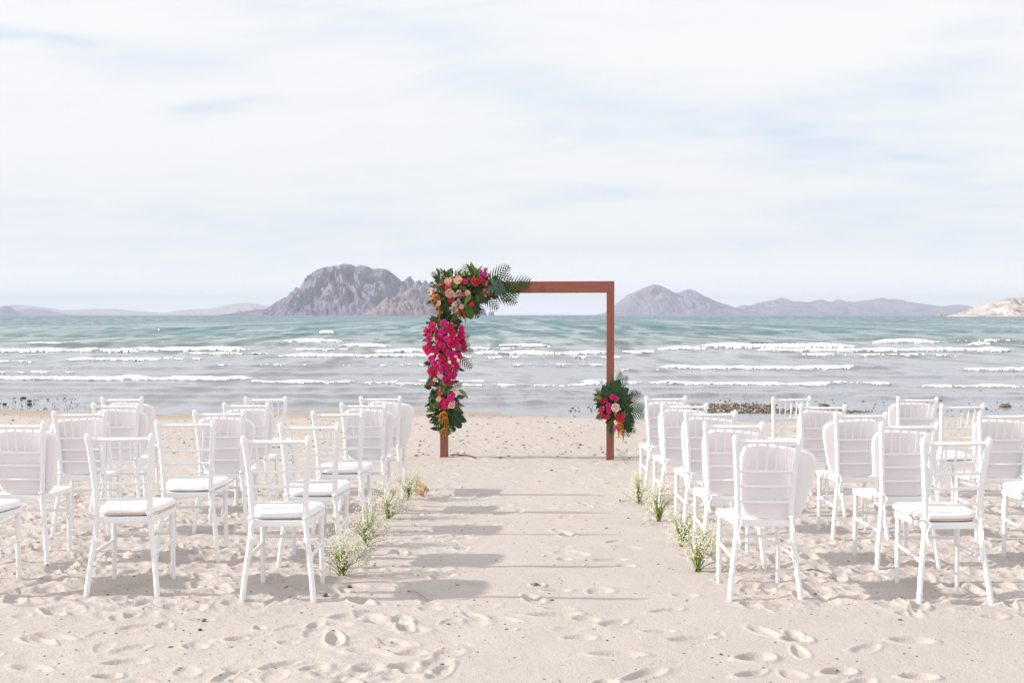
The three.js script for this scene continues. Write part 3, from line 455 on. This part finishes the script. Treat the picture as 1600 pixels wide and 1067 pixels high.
// aim +y of a part along the picture direction (dx right, dy up, dz to the viewer), +z turned to the viewer
const dirM = new THREE.Matrix4();
function aim(o, dx, dy, dz, roll = 0) { const y = new THREE.Vector3(dx, dy, dz).normalize(), ref = Math.abs(y.z) > 0.85 ? new THREE.Vector3(0, 1, 0) : new THREE.Vector3(0, 0, 1), x = new THREE.Vector3().crossVectors(y, ref).normalize(), z = new THREE.Vector3().crossVectors(x, y); o.quaternion.setFromRotationMatrix(dirM.makeBasis(x, y, z)); o.rotateY(roll); }
function arrangement(name, label, category, px, py) { const p = at(px, py, archD(px) - 0.05), o = tag(root(name, p), label, category); o.spot = (x, y, out) => { const q = at(x, y, archD(x) - 0.05 - out); return [q[0] - p[0], q[1] - p[1], q[2] - p[2]]; }; return o; }
function bit(o, name, geo, mat, px, py, out, dir, s = 1, roll = 0) { const m = part(name, geo, mat, o); m.position.set(...o.spot(px, py, out)); aim(m, ...dir, roll); m.scale.setScalar(s); return m; }
function filler(o, zones, n, mats) {                                 // small leaves too many to pick apart, through the depth of the bunch
  const sets = mats.map(() => []);
  for (let k = 0; k < n; k++) { const [cx, cy, rx, ry, dep] = pick(zones), a = rr(0, 6.28), q = Math.sqrt(rnd()), x = Math.cos(a) * q, y = Math.sin(a) * q, p = o.spot(cx + x * rx, cy + y * ry, rr(-.6, .75) * dep * Math.sqrt(1 - q * q * .85)); const h = new THREE.Object3D(); h.position.set(...p); aim(h, x * 1.2 + rr(-.6, .6), -y * 1.2 + rr(-.6, .6), rr(-.2, .9), rr(-1, 1)); h.scale.setScalar(rr(.7, 1.4)); h.updateMatrix(); const i = Math.floor(rnd() * mats.length); sets[i].push(pick(SH.small).clone().applyMatrix4(h.matrix)); }
  sets.forEach((s, i) => s.length && part('foliage', mergeGeometries(s), mats[i], o, 'stuff'));
}
{ // the corner where the left post meets the beam
  const o = arrangement('corner_bouquet', 'large mixed bouquet of peach and pink roses, leaves and palm on the upper left corner', 'flower arrangement', 712, 455);
  const P = (X, Y) => [660 + X / 8.89, 405 + Y / 8.89];
  filler(o, [[695, 450, 20, 26, .14], [715, 452, 26, 28, .16], [740, 446, 26, 22, .14], [705, 478, 24, 16, .12], [730, 470, 22, 18, .12], [760, 448, 20, 16, .1]], 620, [GREEN[0], GREEN[1], GREEN[2], GREEN[3], GREEN[4]]);
  for (const [X, Y, c, s, out] of [[365, 472, 'peach', 1.15, .17], [500, 297, 'peach', 1.1, .14], [135, 457, 'blush', 1.05, .08], [620, 475, 'peach', .85, .18], [452, 637, 'blush', .9, .15], [360, 315, 'peach', .95, .13], [280, 240, 'cream', .75, .06], [225, 612, 'blush', .85, .12], [545, 662, 'blush', .75, .14], [440, 505, 'blush', .7, .17], [275, 332, 'pink', .9, .1], [350, 385, 'coral', .85, .16], [577, 312, 'hot', .85, .15], [400, 567, 'crimson', .9, .17], [735, 165, 'coral', .62, .06], [690, 632, 'red', .75, .14], [800, 175, 'rosy', .85, .08], [880, 150, 'pink', .7, .06], [830, 215, 'magenta', .85, .12], [862, 240, 'magenta', .8, .14], [470, 700, 'blush', .6, .13], [655, 205, 'blush', .5, .07], [400, 270, 'blush', .6, .09], [165, 500, 'blush', .6, .06], [560, 490, 'pink', .6, .16]])
    bit(o, 'rose', SH.rose[s > .9 ? 1 : 0], BLOOM[c], ...P(X, Y), out, [rr(-.5, .5) + (X < 250 ? -.8 : 0), rr(-.1, .6) + (Y < 250 ? .6 : 0), 1], s, rr(0, 6));
  for (const [X, Y, s] of [[710, 295, 1], [760, 305, 1], [815, 285, .9], [735, 335, .8]]) bit(o, 'carnation', pick(SH.bracts), BLOOM[rnd() < .5 ? 'hot' : 'red'], ...P(X, Y), .15, [rr(-.4, .4), rr(0, .4), 1], s * .9);
  for (const [X, Y] of [[890, 330], [922, 385], [858, 435], [915, 447], [870, 505], [925, 490], [905, 205], [885, 365]]) bit(o, 'rose_bud', SH.bud[0], BLOOM[rnd() < .5 ? 'coral' : 'pink'], ...P(X, Y), .16, [rr(-.2, .5), rr(-.6, .4), 1], rr(1, 1.35));
  for (const [X, Y, s, m, k] of [[190, 490, .9, 0, 0], [215, 640, .72, 1, 1], [185, 560, .6, 0, 0], [545, 690, .75, 2, 1], [500, 730, .5, 1, 0]]) bit(o, 'amaranth', SH.plume[k], amber[m], ...P(X, Y), .12, [rr(-.1, .1), 1, .1], s);
  for (const [X, Y, s] of [[510, 430, .62], [440, 640, .55], [500, 560, .5]]) bit(o, 'dried_tassel', SH.plume[0], dusty, ...P(X, Y), .17, [.05, 1, .1], s);
  for (const [X, Y, dx, dy, s, k, g] of [[900, 310, .85, .6, .7, 0, 0], [930, 360, .95, .4, .75, 1, 3], [1110, 420, .95, .28, .78, 0, 1], [1000, 450, 1, -.06, .8, 1, 0], [1050, 440, .85, -.5, .7, 1, 1], [820, 480, .75, -.7, .7, 1, 3], [720, 520, .35, -.9, .75, 2, 0], [640, 560, .5, -.9, .85, 2, 3], [760, 470, .7, -.8, .6, 2, 5], [540, 250, .35, .9, .6, 2, 4], [600, 300, .7, .5, .55, 2, 4], [250, 300, -.6, .6, .5, 2, 1], [960, 480, .9, -.25, .75, 1, 0], [1180, 420, .8, .3, .6, 1, 5]])
    bit(o, 'palm_frond', SH.frond[k], GREEN[g], ...P(X, Y), rr(.06, .13), [dx, dy, rr(.05, .25)], s, rr(-.3, .3));
  bit(o, 'monstera_leaf', SH.monstera[0], leafy([0.055, 0.10, 0.075], .3), ...P(960, 360), .17, [.9, -.35, .25], .88, -.1);
  bit(o, 'monstera_leaf', SH.monstera[1], GREEN[1], ...P(640, 640), .1, [.12, -1, .25], .95, .2);
  for (let k = 0; k < 54; k++) { const a = rr(0, 6.28), q = rr(.35, 1), zx = rnd() < .5 ? [330, 480, 190, 250] : [700, 380, 260, 170]; bit(o, 'leaf', pick(SH.leaf), pick(GREEN), ...P(zx[0] + Math.cos(a) * q * zx[2], zx[1] + Math.sin(a) * q * zx[3]), rr(.04, .14), [Math.cos(a) + rr(-.5, .5), -Math.sin(a) + rr(-.5, .5), rr(.1, .9)], rr(.55, 1), rr(-.8, .8)); }
  for (const [X, Y, dx, dy] of [[470, 260, .2, 1], [420, 270, -.4, 1], [290, 260, -.2, 1], [230, 380, -1, .5]]) bit(o, 'twig', mergeGeometries([sweep([[0, 0, 0], [.004, .05, 0], [0, .11, .004]], [[0, .002], [1, .001]], 5, 4), ...[.05, .07, .09, .11].map((y, i) => xf(new THREE.IcosahedronGeometry(.006, 1), { p: [i % 2 ? .006 : -.006, y, 0], s: [.8, 1.5, .8] }))].map((g) => { const t = g.index ? g.toNonIndexed() : g; t.computeVertexNormals(); return t; })), std([0.30, 0.13, 0.15], .8), ...P(X, Y), .08, [dx, dy, .1]);
}
{ // the left post
  const o = arrangement('post_garland', 'tall garland of hot pink bougainvillea and greenery down the left post', 'flower garland', 694, 590);
  const P = (X, Y) => [640 + X / 5.08, 480 + Y / 5.08];
  filler(o, [[694, 525, 24, 36, .12], [692, 565, 22, 28, .12], [690, 600, 18, 24, .12], [694, 640, 22, 30, .12], [700, 650, 18, 24, .1], [694, 505, 20, 12, .1]], 560, [GREEN[0], GREEN[1], GREEN[3], GREEN[2]]);
  const spots = [[185, 155], [275, 130], [160, 225], [225, 240], [300, 180], [345, 200], [405, 165], [400, 230], [360, 250], [260, 300], [330, 290], [160, 300], [150, 355], [215, 355], [310, 365], [370, 290], [425, 325], [345, 370], [180, 405], [270, 430], [395, 390], [345, 430], [195, 450], [300, 475], [365, 468], [245, 500], [300, 520], [185, 530], [335, 550], [165, 595], [270, 565], [240, 250], [210, 190], [290, 250], [250, 395], [235, 320], [385, 350], [215, 480], [150, 260], [330, 240], [135, 190], [255, 195], [330, 145], [415, 275], [130, 330], [280, 340], [250, 445], [330, 400], [170, 500], [355, 510], [210, 560], [300, 590], [410, 205], [230, 290], [190, 340]];
  spots.forEach(([X, Y], k) => { const x = (X - 275) / 150; bit(o, 'bougainvillea_bloom', SH.bracts[k % 3], BLOOM[['hot', 'rosy', 'hot', 'crimson', 'hot', 'red', 'rosy', 'hot'][k % 8]], ...P(X, Y), .16 - .07 * x * x + rr(-.02, .02), [x * .9 + rr(-.4, .4), rr(-.3, .5), 1], rr(.78, 1.12), rr(0, 6)); });
  for (const [X, Y, c, s] of [[280, 775, 'hot', 1], [325, 715, 'rosy', 1], [245, 780, 'crimson', .8], [300, 745, 'rosy', .8], [375, 772, 'rosy', .6], [345, 690, 'hot', .7], [265, 735, 'hot', .7]]) bit(o, 'bougainvillea_bloom', pick(SH.bracts), BLOOM[c], ...P(X, Y), .16, [rr(-.4, .4), rr(-.1, .4), 1], s);
  for (const [X, Y, c, s] of [[335, 778, 'peach', .95], [358, 655, 'blush', .75], [228, 730, 'cream', .75], [240, 685, 'coral', .7], [245, 548, 'blush', .75], [200, 575, 'blush', .6]]) bit(o, 'rose', SH.rose[0], BLOOM[c], ...P(X, Y), .17, [rr(-.4, .4), rr(0, .4), 1], s, rr(0, 6));
  for (const [X, Y, s, m] of [[272, 830, .85, 0], [262, 850, .7, 1], [285, 870, .65, 0], [278, 960, .6, 0], [175, 215, .35, 2], [160, 290, .35, 2], [230, 420, .3, 2]]) bit(o, 'amaranth', SH.plume[m % 2], amber[m], ...P(X, Y), .16, [.05, 1, .1], s);
  bit(o, 'monstera_leaf', SH.monstera[0], leafy([0.02, 0.055, 0.024], .32), ...P(340, 850), .13, [.45, -.9, .25], .92, .3);
  bit(o, 'monstera_leaf', SH.monstera[1], GREEN[1], ...P(360, 820), .08, [.85, -.3, .3], .6, .2);
  for (const [X, Y, dx, dy, s, k, g] of [[380, 260, .9, .35, .55, 2, 3], [390, 330, .95, -.1, .6, 2, 0], [390, 400, .8, -.6, .7, 2, 5], [380, 300, .9, .1, .5, 2, 1], [180, 330, -1, .25, .42, 2, 0], [180, 420, -.8, -.5, .42, 2, 3], [250, 870, -.35, -1, .62, 2, 1], [265, 900, 0, -1, .62, 2, 0], [290, 900, .25, -1, .6, 2, 4], [230, 860, -.7, -.6, .5, 2, 5], [340, 640, .8, .3, .45, 2, 0], [240, 610, -.2, -1, .6, 2, 4], [280, 600, .1, -1, .55, 2, 2], [200, 130, -.2, .6, .35, 2, 0], [350, 120, .2, .8, .4, 2, 5]])
    bit(o, 'palm_frond', SH.frond[k], GREEN[g], ...P(X, Y), rr(.05, .12), [dx, dy, rr(.1, .35)], s, rr(-.3, .3));
  for (let k = 0; k < 46; k++) { const X = rr(180, 390), Y = k < 34 ? rr(600, 960) : rr(110, 560), s = X < 285 ? -1 : 1; bit(o, 'leaf', pick(SH.leaf), pick(GREEN), ...P(X, Y), rr(.05, .14), [s * rr(.1, 1), rr(-1, .3), rr(.1, .8)], rr(.55, .95), rr(-.7, .7)); }
  for (const [X, Y, dx, dy, s] of [[150, 135, -.5, .6, .5], [235, 130, .1, 1, .6], [390, 715, .9, .1, .8], [180, 800, -.3, .8, .8], [210, 810, .2, .9, .8], [180, 700, -.6, -.6, .7], [380, 700, .6, -.5, .7]]) bit(o, 'leaf', SH.leaf[2], GREEN[2], ...P(X, Y), .1, [dx, dy, .3], s);
}
{ // the right post
  const o = arrangement('side_bouquet', 'small bunch of monstera, palm and red flowers tied to the right post', 'flower arrangement', 960, 636);
  const P = (X, Y) => [900 + X / 5.93, 560 + Y / 5.93];
  filler(o, [[955, 628, 17, 22, .1], [965, 645, 18, 24, .1], [946, 625, 10, 22, .08]], 260, [GREEN[0], GREEN[1], GREEN[3]]);
  bit(o, 'monstera_leaf', SH.monstera[0], leafy([0.025, 0.075, 0.025], .3), ...P(335, 350), .12, [.45, .85, .12], 1.0, .2);
  bit(o, 'monstera_leaf', SH.monstera[1], leafy([0.03, 0.085, 0.03], .32), ...P(390, 330), .07, [.85, .45, .2], .8, -.2);
  bit(o, 'monstera_leaf', SH.monstera[1], leafy([0.02, 0.055, 0.022], .32), ...P(330, 330), .08, [-.9, .25, .2], .75, .2);
  bit(o, 'monstera_leaf', SH.monstera[0], leafy([0.022, 0.06, 0.026], .32), ...P(445, 560), .1, [.4, -.9, .2], .85, .15);
  for (const [X, Y, dx, dy, s, k, g] of [[400, 400, .9, .3, .6, 0, 5], [410, 430, 1, -.1, .62, 0, 1], [430, 460, .9, -.35, .6, 0, 0], [400, 480, .85, -.6, .55, 1, 3], [440, 380, .85, .5, .5, 1, 5], [380, 250, .35, .95, .55, 2, 3], [400, 280, .6, .85, .6, 2, 0], [330, 560, -.1, -1, .6, 2, 4], [310, 580, .25, -1, .58, 2, 1], [260, 470, -.4, -.95, .5, 2, 0], [250, 340, -.6, .5, .4, 2, 2], [480, 600, .6, -.8, .5, 2, 3], [450, 620, .35, -.95, .5, 2, 0]])
    bit(o, 'palm_frond', SH.frond[k], GREEN[g], ...P(X, Y), rr(.05, .1), [dx, dy, rr(.1, .3)], s, rr(-.3, .3));
  for (const [X, Y, c, s] of [[345, 360, 'hot', .75], [370, 372, 'rosy', .7], [300, 432, 'rosy', .75], [310, 465, 'hot', .7], [305, 497, 'rosy', .7], [242, 470, 'hot', .75], [236, 512, 'red', .65], [286, 545, 'red', .7], [245, 395, 'crimson', .6], [280, 390, 'crimson', .5], [385, 530, 'red', .75], [410, 540, 'red', .8], [435, 525, 'coral', .65], [395, 570, 'red', .7], [425, 570, 'red', .65], [365, 640, 'rosy', .75]]) bit(o, 'carnation', pick(SH.bracts), BLOOM[c], ...P(X, Y), .15, [rr(-.4, .4), rr(-.1, .4), 1], s, rr(0, 6));
  bit(o, 'rose', SH.rose[1], BLOOM.blush, ...P(366, 455), .17, [0, .1, 1], 1.05);
  for (const [X, Y, s, m] of [[405, 590, .8, 0], [418, 630, .75, 1], [430, 660, .6, 0]]) bit(o, 'amaranth', SH.plume[m], amber[m], ...P(X, Y), .15, [0.02, 1, .1], s);
  for (let k = 0; k < 26; k++) { const a = rr(0, 6.28), q = rr(.3, 1); bit(o, 'leaf', pick(SH.leaf), pick(GREEN), ...P(340 + Math.cos(a) * q * 110, 440 + Math.sin(a) * q * 190), rr(.03, .11), [Math.cos(a) + rr(-.3, .3), -Math.sin(a) + rr(-.3, .3), rr(.1, .7)], rr(.5, .85), rr(-.7, .7)); }
}

// ------------------------------------------------------------------ bunches of baby's breath stuck in the sand along the aisle
const stemMat = std([0.20, 0.27, 0.05], 0.7), thinStem = std([0.45, 0.45, 0.18], 0.8), tinyWhite = std([0.86, 0.83, 0.73], 0.9), sprig = leafy([0.28, 0.36, 0.08]);
function babysBreath(px, py, h, w, lean, label, n) {
  const p = onSand(px, py), o = tag(root('babys_breath', [p[0], sandAt(p[0], -p[2]) - .012, p[2]]), label, 'flower bunch', 'bunches of baby’s breath along the aisle'), st = [], tw = [], fl = [], lv = [];
  const ball = new THREE.IcosahedronGeometry(.0043, 0);
  for (let k = 0; k < n; k++) {
    const a = rr(0, 6.28), q = Math.sqrt(rnd()), low = rnd() < .2, tip = [Math.cos(a) * q * w * (low ? 1.5 : 1) + lean[0], h * rr(.5, 1) * (1 - .3 * q * q) * (low ? .55 : 1), Math.sin(a) * q * w * .8 + lean[1]], m = [tip[0] * .32, tip[1] * .52, tip[2] * .32], j = [rr(-.012, .012), 0, rr(-.012, .012)];
    st.push(sweep([j, m, [lerp(m[0], tip[0], .6), lerp(m[1], tip[1], .65), lerp(m[2], tip[2], .6)]], [[0, .003], [1, .0014]], 4, 5, false));
    if (k % 2 === 0) lv.push(xf(SH.small[0], { p: [j[0] * 1.6, rr(0, .15), j[2] * 2], r: [rr(-.35, .35), rr(0, 6), rr(-.35, .35)], s: rr(.5, .9) }));
    for (let b = 0; b < 6; b++) {
      const s = rr(.45, .95), f = [lerp(m[0], tip[0], s * .7), lerp(m[1], tip[1], s * .7), lerp(m[2], tip[2], s * .7)], e = [tip[0] + rr(-.06, .06), tip[1] + rr(-.08, .04), tip[2] + rr(-.06, .06)];
      tw.push(sweep([f, [(f[0] + e[0]) / 2, (f[1] + e[1]) / 2 + .008, (f[2] + e[2]) / 2], e], .0009, 3, 3, false));
      for (let c = 0; c < 5; c++) { const t = c < 2 ? 0 : rr(0, .6); fl.push(xf(ball, { p: [lerp(e[0], f[0], t) + rr(-.016, .016), lerp(e[1], f[1], t) + rr(-.014, .014), lerp(e[2], f[2], t) + rr(-.016, .016)], r: [rr(0, 6), rr(0, 6), 0], s: rr(.55, 1.2) })); }
    }
  }
  part('stems', st, stemMat, o, 'stuff'); part('twigs', tw, thinStem, o, 'stuff'); part('leaves', lv, sprig, o, 'stuff'); part('blossoms', fl, tinyWhite, o, 'stuff');
}
babysBreath(533, 902, .33, .15, [.05, .02], 'nearest bunch of baby’s breath on the left edge of the aisle', 32);
babysBreath(571, 855, .34, .14, [.02, 0], 'second bunch of baby’s breath from the front, left of the aisle', 32);
babysBreath(606, 812, .36, .15, [.03, 0], 'third bunch of baby’s breath from the front, left of the aisle', 30);
babysBreath(636, 783, .34, .15, [.03, 0], 'farthest bunch of baby’s breath left of the aisle, beside the seashell', 28);
babysBreath(999, 787, .33, .13, [-.02, 0], 'farthest bunch of baby’s breath on the right edge of the aisle', 22);
babysBreath(1029, 816, .34, .14, [.03, 0], 'third bunch of baby’s breath from the front, right of the aisle', 26);
babysBreath(1064, 856, .34, .13, [.03, 0], 'second bunch of baby’s breath from the front, right of the aisle', 28);
babysBreath(1089, 896, .34, .13, [.03, 0], 'nearest bunch of baby’s breath on the right edge of the aisle', 30);

// ------------------------------------------------------------------ things lying on the beach
{ // conch: a coiled whorl with a drawn-out tip, lying on its side
  const p = onSand(653, 780), o = tag(root('seashell', [p[0], sandAt(p[0], -p[2]), p[2]]), 'orange conch shell lying on the sand beside the left flower bunches', 'seashell');
  const prof = [[.0005, 0], [.009, .004], [.017, .016], [.029, .032], [.041, .05], [.045, .06], [.04, .068], [.029, .074], [.031, .082], [.029, .087], [.019, .092], [.021, .099], [.018, .104], [.011, .109], [.012, .115], [.007, .122], [.0005, .13]];
  const g = new THREE.LatheGeometry(prof.map(([x, y]) => new THREE.Vector2(x, y)), 36), p3 = g.attributes.position;
  for (let k = 0; k < p3.count; k++) { const a = Math.atan2(p3.getZ(k), p3.getX(k)), y = p3.getY(k), f = 1 + .13 * Math.max(0, Math.sin(a * 7 + y * 40)) * Math.exp(-(((y - .058) / .018) ** 2)) + .05 * Math.sin(a * 7 + y * 60); p3.setXYZ(k, p3.getX(k) * f, y + .006 * a / 3.1416 * (y > .06 ? 1 : 0), p3.getZ(k) * f); }
  g.computeVertexNormals();
  const sh = part('whorl', g, std([0.70, 0.40, 0.19], .5), o); sh.scale.setScalar(1.3); sh.position.set(.045, .012, 0); sh.rotation.set(-.25, .6, .42);
  const lip = surf(10, 14, (u, v) => [.018 + .032 * Math.sin(v * 3.0 + .1) * (.4 + .6 * u), .008 + .056 * v, .012 + .03 * u * Math.sin(v * 3.14)]); const l = part('lip', lip, std([0.82, 0.56, 0.38], .4), o); l.scale.setScalar(1.3); l.position.copy(sh.position); l.rotation.copy(sh.rotation); l.rotateY(-.3);
}
const stoneTex = dataTex(128, (u, v, i, j) => { const L = 0.75 + 0.3 * fbm(u * 9, v * 9, 3) + 0.14 * (hash(i, j) - .5); return [L, L * .97, L * .93]; });
const stoneMats = [[0.20, 0.16, 0.12], [0.30, 0.22, 0.14], [0.10, 0.085, 0.075], [0.36, 0.30, 0.25]].map((c) => std(c, .8, { map: stoneTex }));
function stoneGeo(sd, det = 2) { const g = new THREE.IcosahedronGeometry(1, det), p = g.attributes.position; for (let k = 0; k < p.count; k++) { const x = p.getX(k), y = p.getY(k), z = p.getZ(k), f = 1 + .28 * noise(x * 1.3 + sd * 7, y * 1.3 + z * 1.7 + sd) + .12 * noise(x * 3.4 - sd, z * 3.4 + y * 2); p.setXYZ(k, x * f, y * f * .68, z * f * .85); } g.computeVertexNormals(); return g; }
const stones = [1, 2, 3, 4, 5].map((k) => stoneGeo(k));
const seaSpot = (px, py) => at(px, py, (EYE - SEA) * F / (py - 492));
for (const [px, py, w, m, label] of [
  [1407, 612, .17, 1, 'brown weedy rock in the shallows, the larger upper one of a pair at right'], [1380, 615, .15, 1, 'brown weedy rock in the shallows, lower left one of the pair at right'], [1347, 607.5, .09, 1, 'small brown rock in the shallows left of the rock pair'], [1532, 610, .09, 1, 'small brown rock alone in the shallows at far right'], [1349, 626, .09, 1, 'small brown rock near the shore behind the outer right chairs'], [1469, 626, .12, 2, 'dark flat rock by the shore right of the flipped cushion'],
  [1571, 635, .22, 0, 'large brown stone at the waterline near the right edge'], [1288, 634, .2, 0, 'large brown stone at the right end of the pebble bank'], [1148, 632, .18, 1, 'orange-brown stone on top of the pebble bank'], [1229, 623, .1, 0, 'brown stone in the shallows behind the pebble bank'], [456, 630, .09, 2, 'small dark rock at the waterline left of the arch'], [634, 615.5, .08, 2, 'small dark rock in the shallows just left of the arch'], [615, 615.5, .05, 2, 'tiny dark rock left of the small rock by the arch'],
  [35, 621, .12, 2, 'dark stone in the tide pools at far left'], [45, 625.5, .1, 2, 'dark stone in the middle of the left tide-pool stones'], [45, 631, .11, 2, 'dark stone nearest the sand in the left tide pools'], [176, 615, .1, 2, 'dark stone in the shallows behind the left chairs'], [6, 630.5, .09, 2, 'dark stone at the left edge of the tide pools'], [1540, 638, .1, 0, 'reddish stone at the waterline beside the outer right chair']]) {
  const q = seaSpot(px, py + 1.5), o = part('rock', stones[(px * 7 + Math.round(py)) % 5], stoneMats[m], scene); o.position.set(q[0], SEA + w * .08, q[2]); o.scale.set(w * .54, w * .36, w * .58); o.rotation.y = px; tag(o, label, 'rock', 'rocks in the shallows');
}
function strewn(name, label, list, det, parent) {                  // too many small stones to count
  const m = new THREE.InstancedMesh(stoneGeo(9, det), std([1, 1, 1], .85), list.length), h = new THREE.Object3D(); m.name = name; m.castShadow = m.receiveShadow = true;
  list.forEach(([x, y, z, s, c, f], k) => { h.position.set(x, y, z); h.rotation.set(rr(-.3, .3), rr(0, 6.28), rr(-.3, .3)); h.scale.set(s * rr(.7, 1.2), s * (f ?? rr(.5, .9)), s * rr(.7, 1.2)); h.updateMatrix(); m.setMatrixAt(k, h.matrix); m.setColorAt(k, lin(...c)); });
  scene.add(tag(m, label, 'stones', null, 'stuff'));
}
const stoneTone = () => { const t = rnd(), L = rr(.6, 1.25); return (t < .35 ? [.10, .085, .08] : t < .6 ? [.22, .17, .13] : t < .8 ? [.33, .25, .19] : t < .93 ? [.42, .37, .33] : [.6, .56, .52]).map((v) => v * L); };
{
  const bank = [], pools = [], spread = [], bits = [];
  for (let k = 0; k < 2100; k++) { const px = rr(1085, 1345) + rr(-20, 20), u = (px - 1150) / 80, e = px < 1215 ? Math.exp(-u * u * .35) : .55 * Math.exp(-(((px - 1270) / 75) ** 2)); if (rnd() > e + .08) continue; const py = rr(644.5 - 14 * e * rr(.6, 1.1), 645.5), q = seaSpot(px, py); bank.push([q[0], Math.max(SEA, sandAt(q[0], -q[2])) + rr(0, .03) * e, q[2], rr(.014, .036), stoneTone()]); }
  for (let k = 0; k < 300; k++) { const px = rr(-20, 200) * (rnd() < .5 ? .6 : 1), py = 641 - 27 * Math.pow(rnd(), 1.25) * (1 - px / 420); const q = seaSpot(px, py); const L = rr(.5, 1.2); pools.push([q[0], Math.max(SEA, sandAt(q[0], -q[2])) + .004, q[2], rr(.008, .022) * (rnd() < .1 ? 1.8 : 1), [.08 * L, .07 * L, .062 * L], rr(.3, .6)]); }
  for (let k = 0; k < 420; k++) { const right = rnd() < .8, px = right ? rr(1040, 1640) : rr(880, 1040), py = 643 - 22 * Math.pow(rnd(), 2), q = seaSpot(px, py), L = rr(.5, 1.3); spread.push([q[0], Math.max(SEA, sandAt(q[0], -q[2])) + .004, q[2], rr(.015, .04), [.10 * L, .085 * L, .075 * L], rr(.3, .6)]); }
  for (let k = 0; k < 4200; k++) { const d = rnd() < .42 ? rr(14, 22) : rr(4.6, 14), x = rr(-.5, .5) * d * .95, L = rr(.6, 1.1), s = d > 14 ? rr(.006, .026) * (rnd() < .1 ? 1.6 : 1) : rr(.003, .009) * (rnd() < .06 ? 2 : 1); const pale = rnd() < .25; bits.push([x, sandAt(x, d) + s * .1, -d, s, pale ? [.6 * L, .55 * L, .5 * L] : [.24 * L, .18 * L, .15 * L], rr(.3, .7)]); }
  strewn('pebble_bank', 'bank of mixed brown and grey pebbles at the waterline behind the right chairs', bank, 1); strewn('tide_pool_stones', 'small dark stones scattered in the tide pools at the left', pools, 0); strewn('shoreline_stones', 'small dark stones dotted along the waterline on the right', spread, 0); strewn('beach_pebbles', 'tiny pebbles and shell bits strewn over the sand', bits, 0);
}
function stick(px0, py0, px1, py1, r, mat, label, lift = 0, cat = 'twig') { const a = onSand(px0, py0), b = onSand(px1, py1), pts = []; for (let k = 0; k <= 5; k++) { const t = k / 5, x = lerp(a[0], b[0], t), z = lerp(a[2], b[2], t); pts.push([x + .01 * noise(k, px0), sandAt(x, -z) + r * .8 + lift * Math.sin(t * 3.14), z + .012 * noise(k + 9, py0)]); } const o = part('twig', sweep(pts, [[0, r], [1, r * .5]], 6, 12), mat, scene); tag(o, label, cat); }
stick(637, 929, 668, 938, .004, std([.45, .32, .2], .9), 'pale dry twig on the sand at the left edge of the aisle', .012);
stick(1261, 895, 1304, 903, .0042, std([.17, .15, .06], .9), 'thin green-brown stalk on the sand between the two nearest right chairs', .012);
stick(704, 712, 744, 716, .012, twigMat, 'dark strand of dried weed at the foot of the left arch post', .01, 'dried weed');
stick(963, 700, 979, 727, .0035, twigMat, 'thin curved twig standing beside the right arch post', .03);
for (const [px, py, s, m, label] of [[318, 975, .018, 3, 'pale round pebble on the bare sand at lower left'], [312, 989, .013, 2, 'dark pebble just below the pale pebble at lower left'], [508, 934, .022, 0, 'brown clump on the sand beside the nearest left chair'], [546, 918, .016, 2, 'dark pebble by the nearest left flower bunch'], [838, 915, .016, 0, 'brown pebble in a hollow in the middle of the aisle'], [700, 978, .012, 3, 'grey pebble left of centre in the foreground'], [949, 1004, .007, 2, 'tiny black pebble on the smooth foreground sand'], [1127, 1027, .01, 0, 'brown pebble on the foreground sand right of centre'], [862, 735, .016, 2, 'dark pebble in the aisle before the arch'], [969, 783, .014, 2, 'dark pebble near the far right flower bunch']]) {
  const p = onSand(px, py), o = part('pebble', stones[px % 5], stoneMats[m], scene); o.position.set(p[0], sandAt(p[0], -p[2]) + s * .35, p[2]); o.scale.set(s * .8, s * .7, s * .8); o.rotation.y = px; tag(o, label, 'pebble');
}
renderer.render(scene, camera);
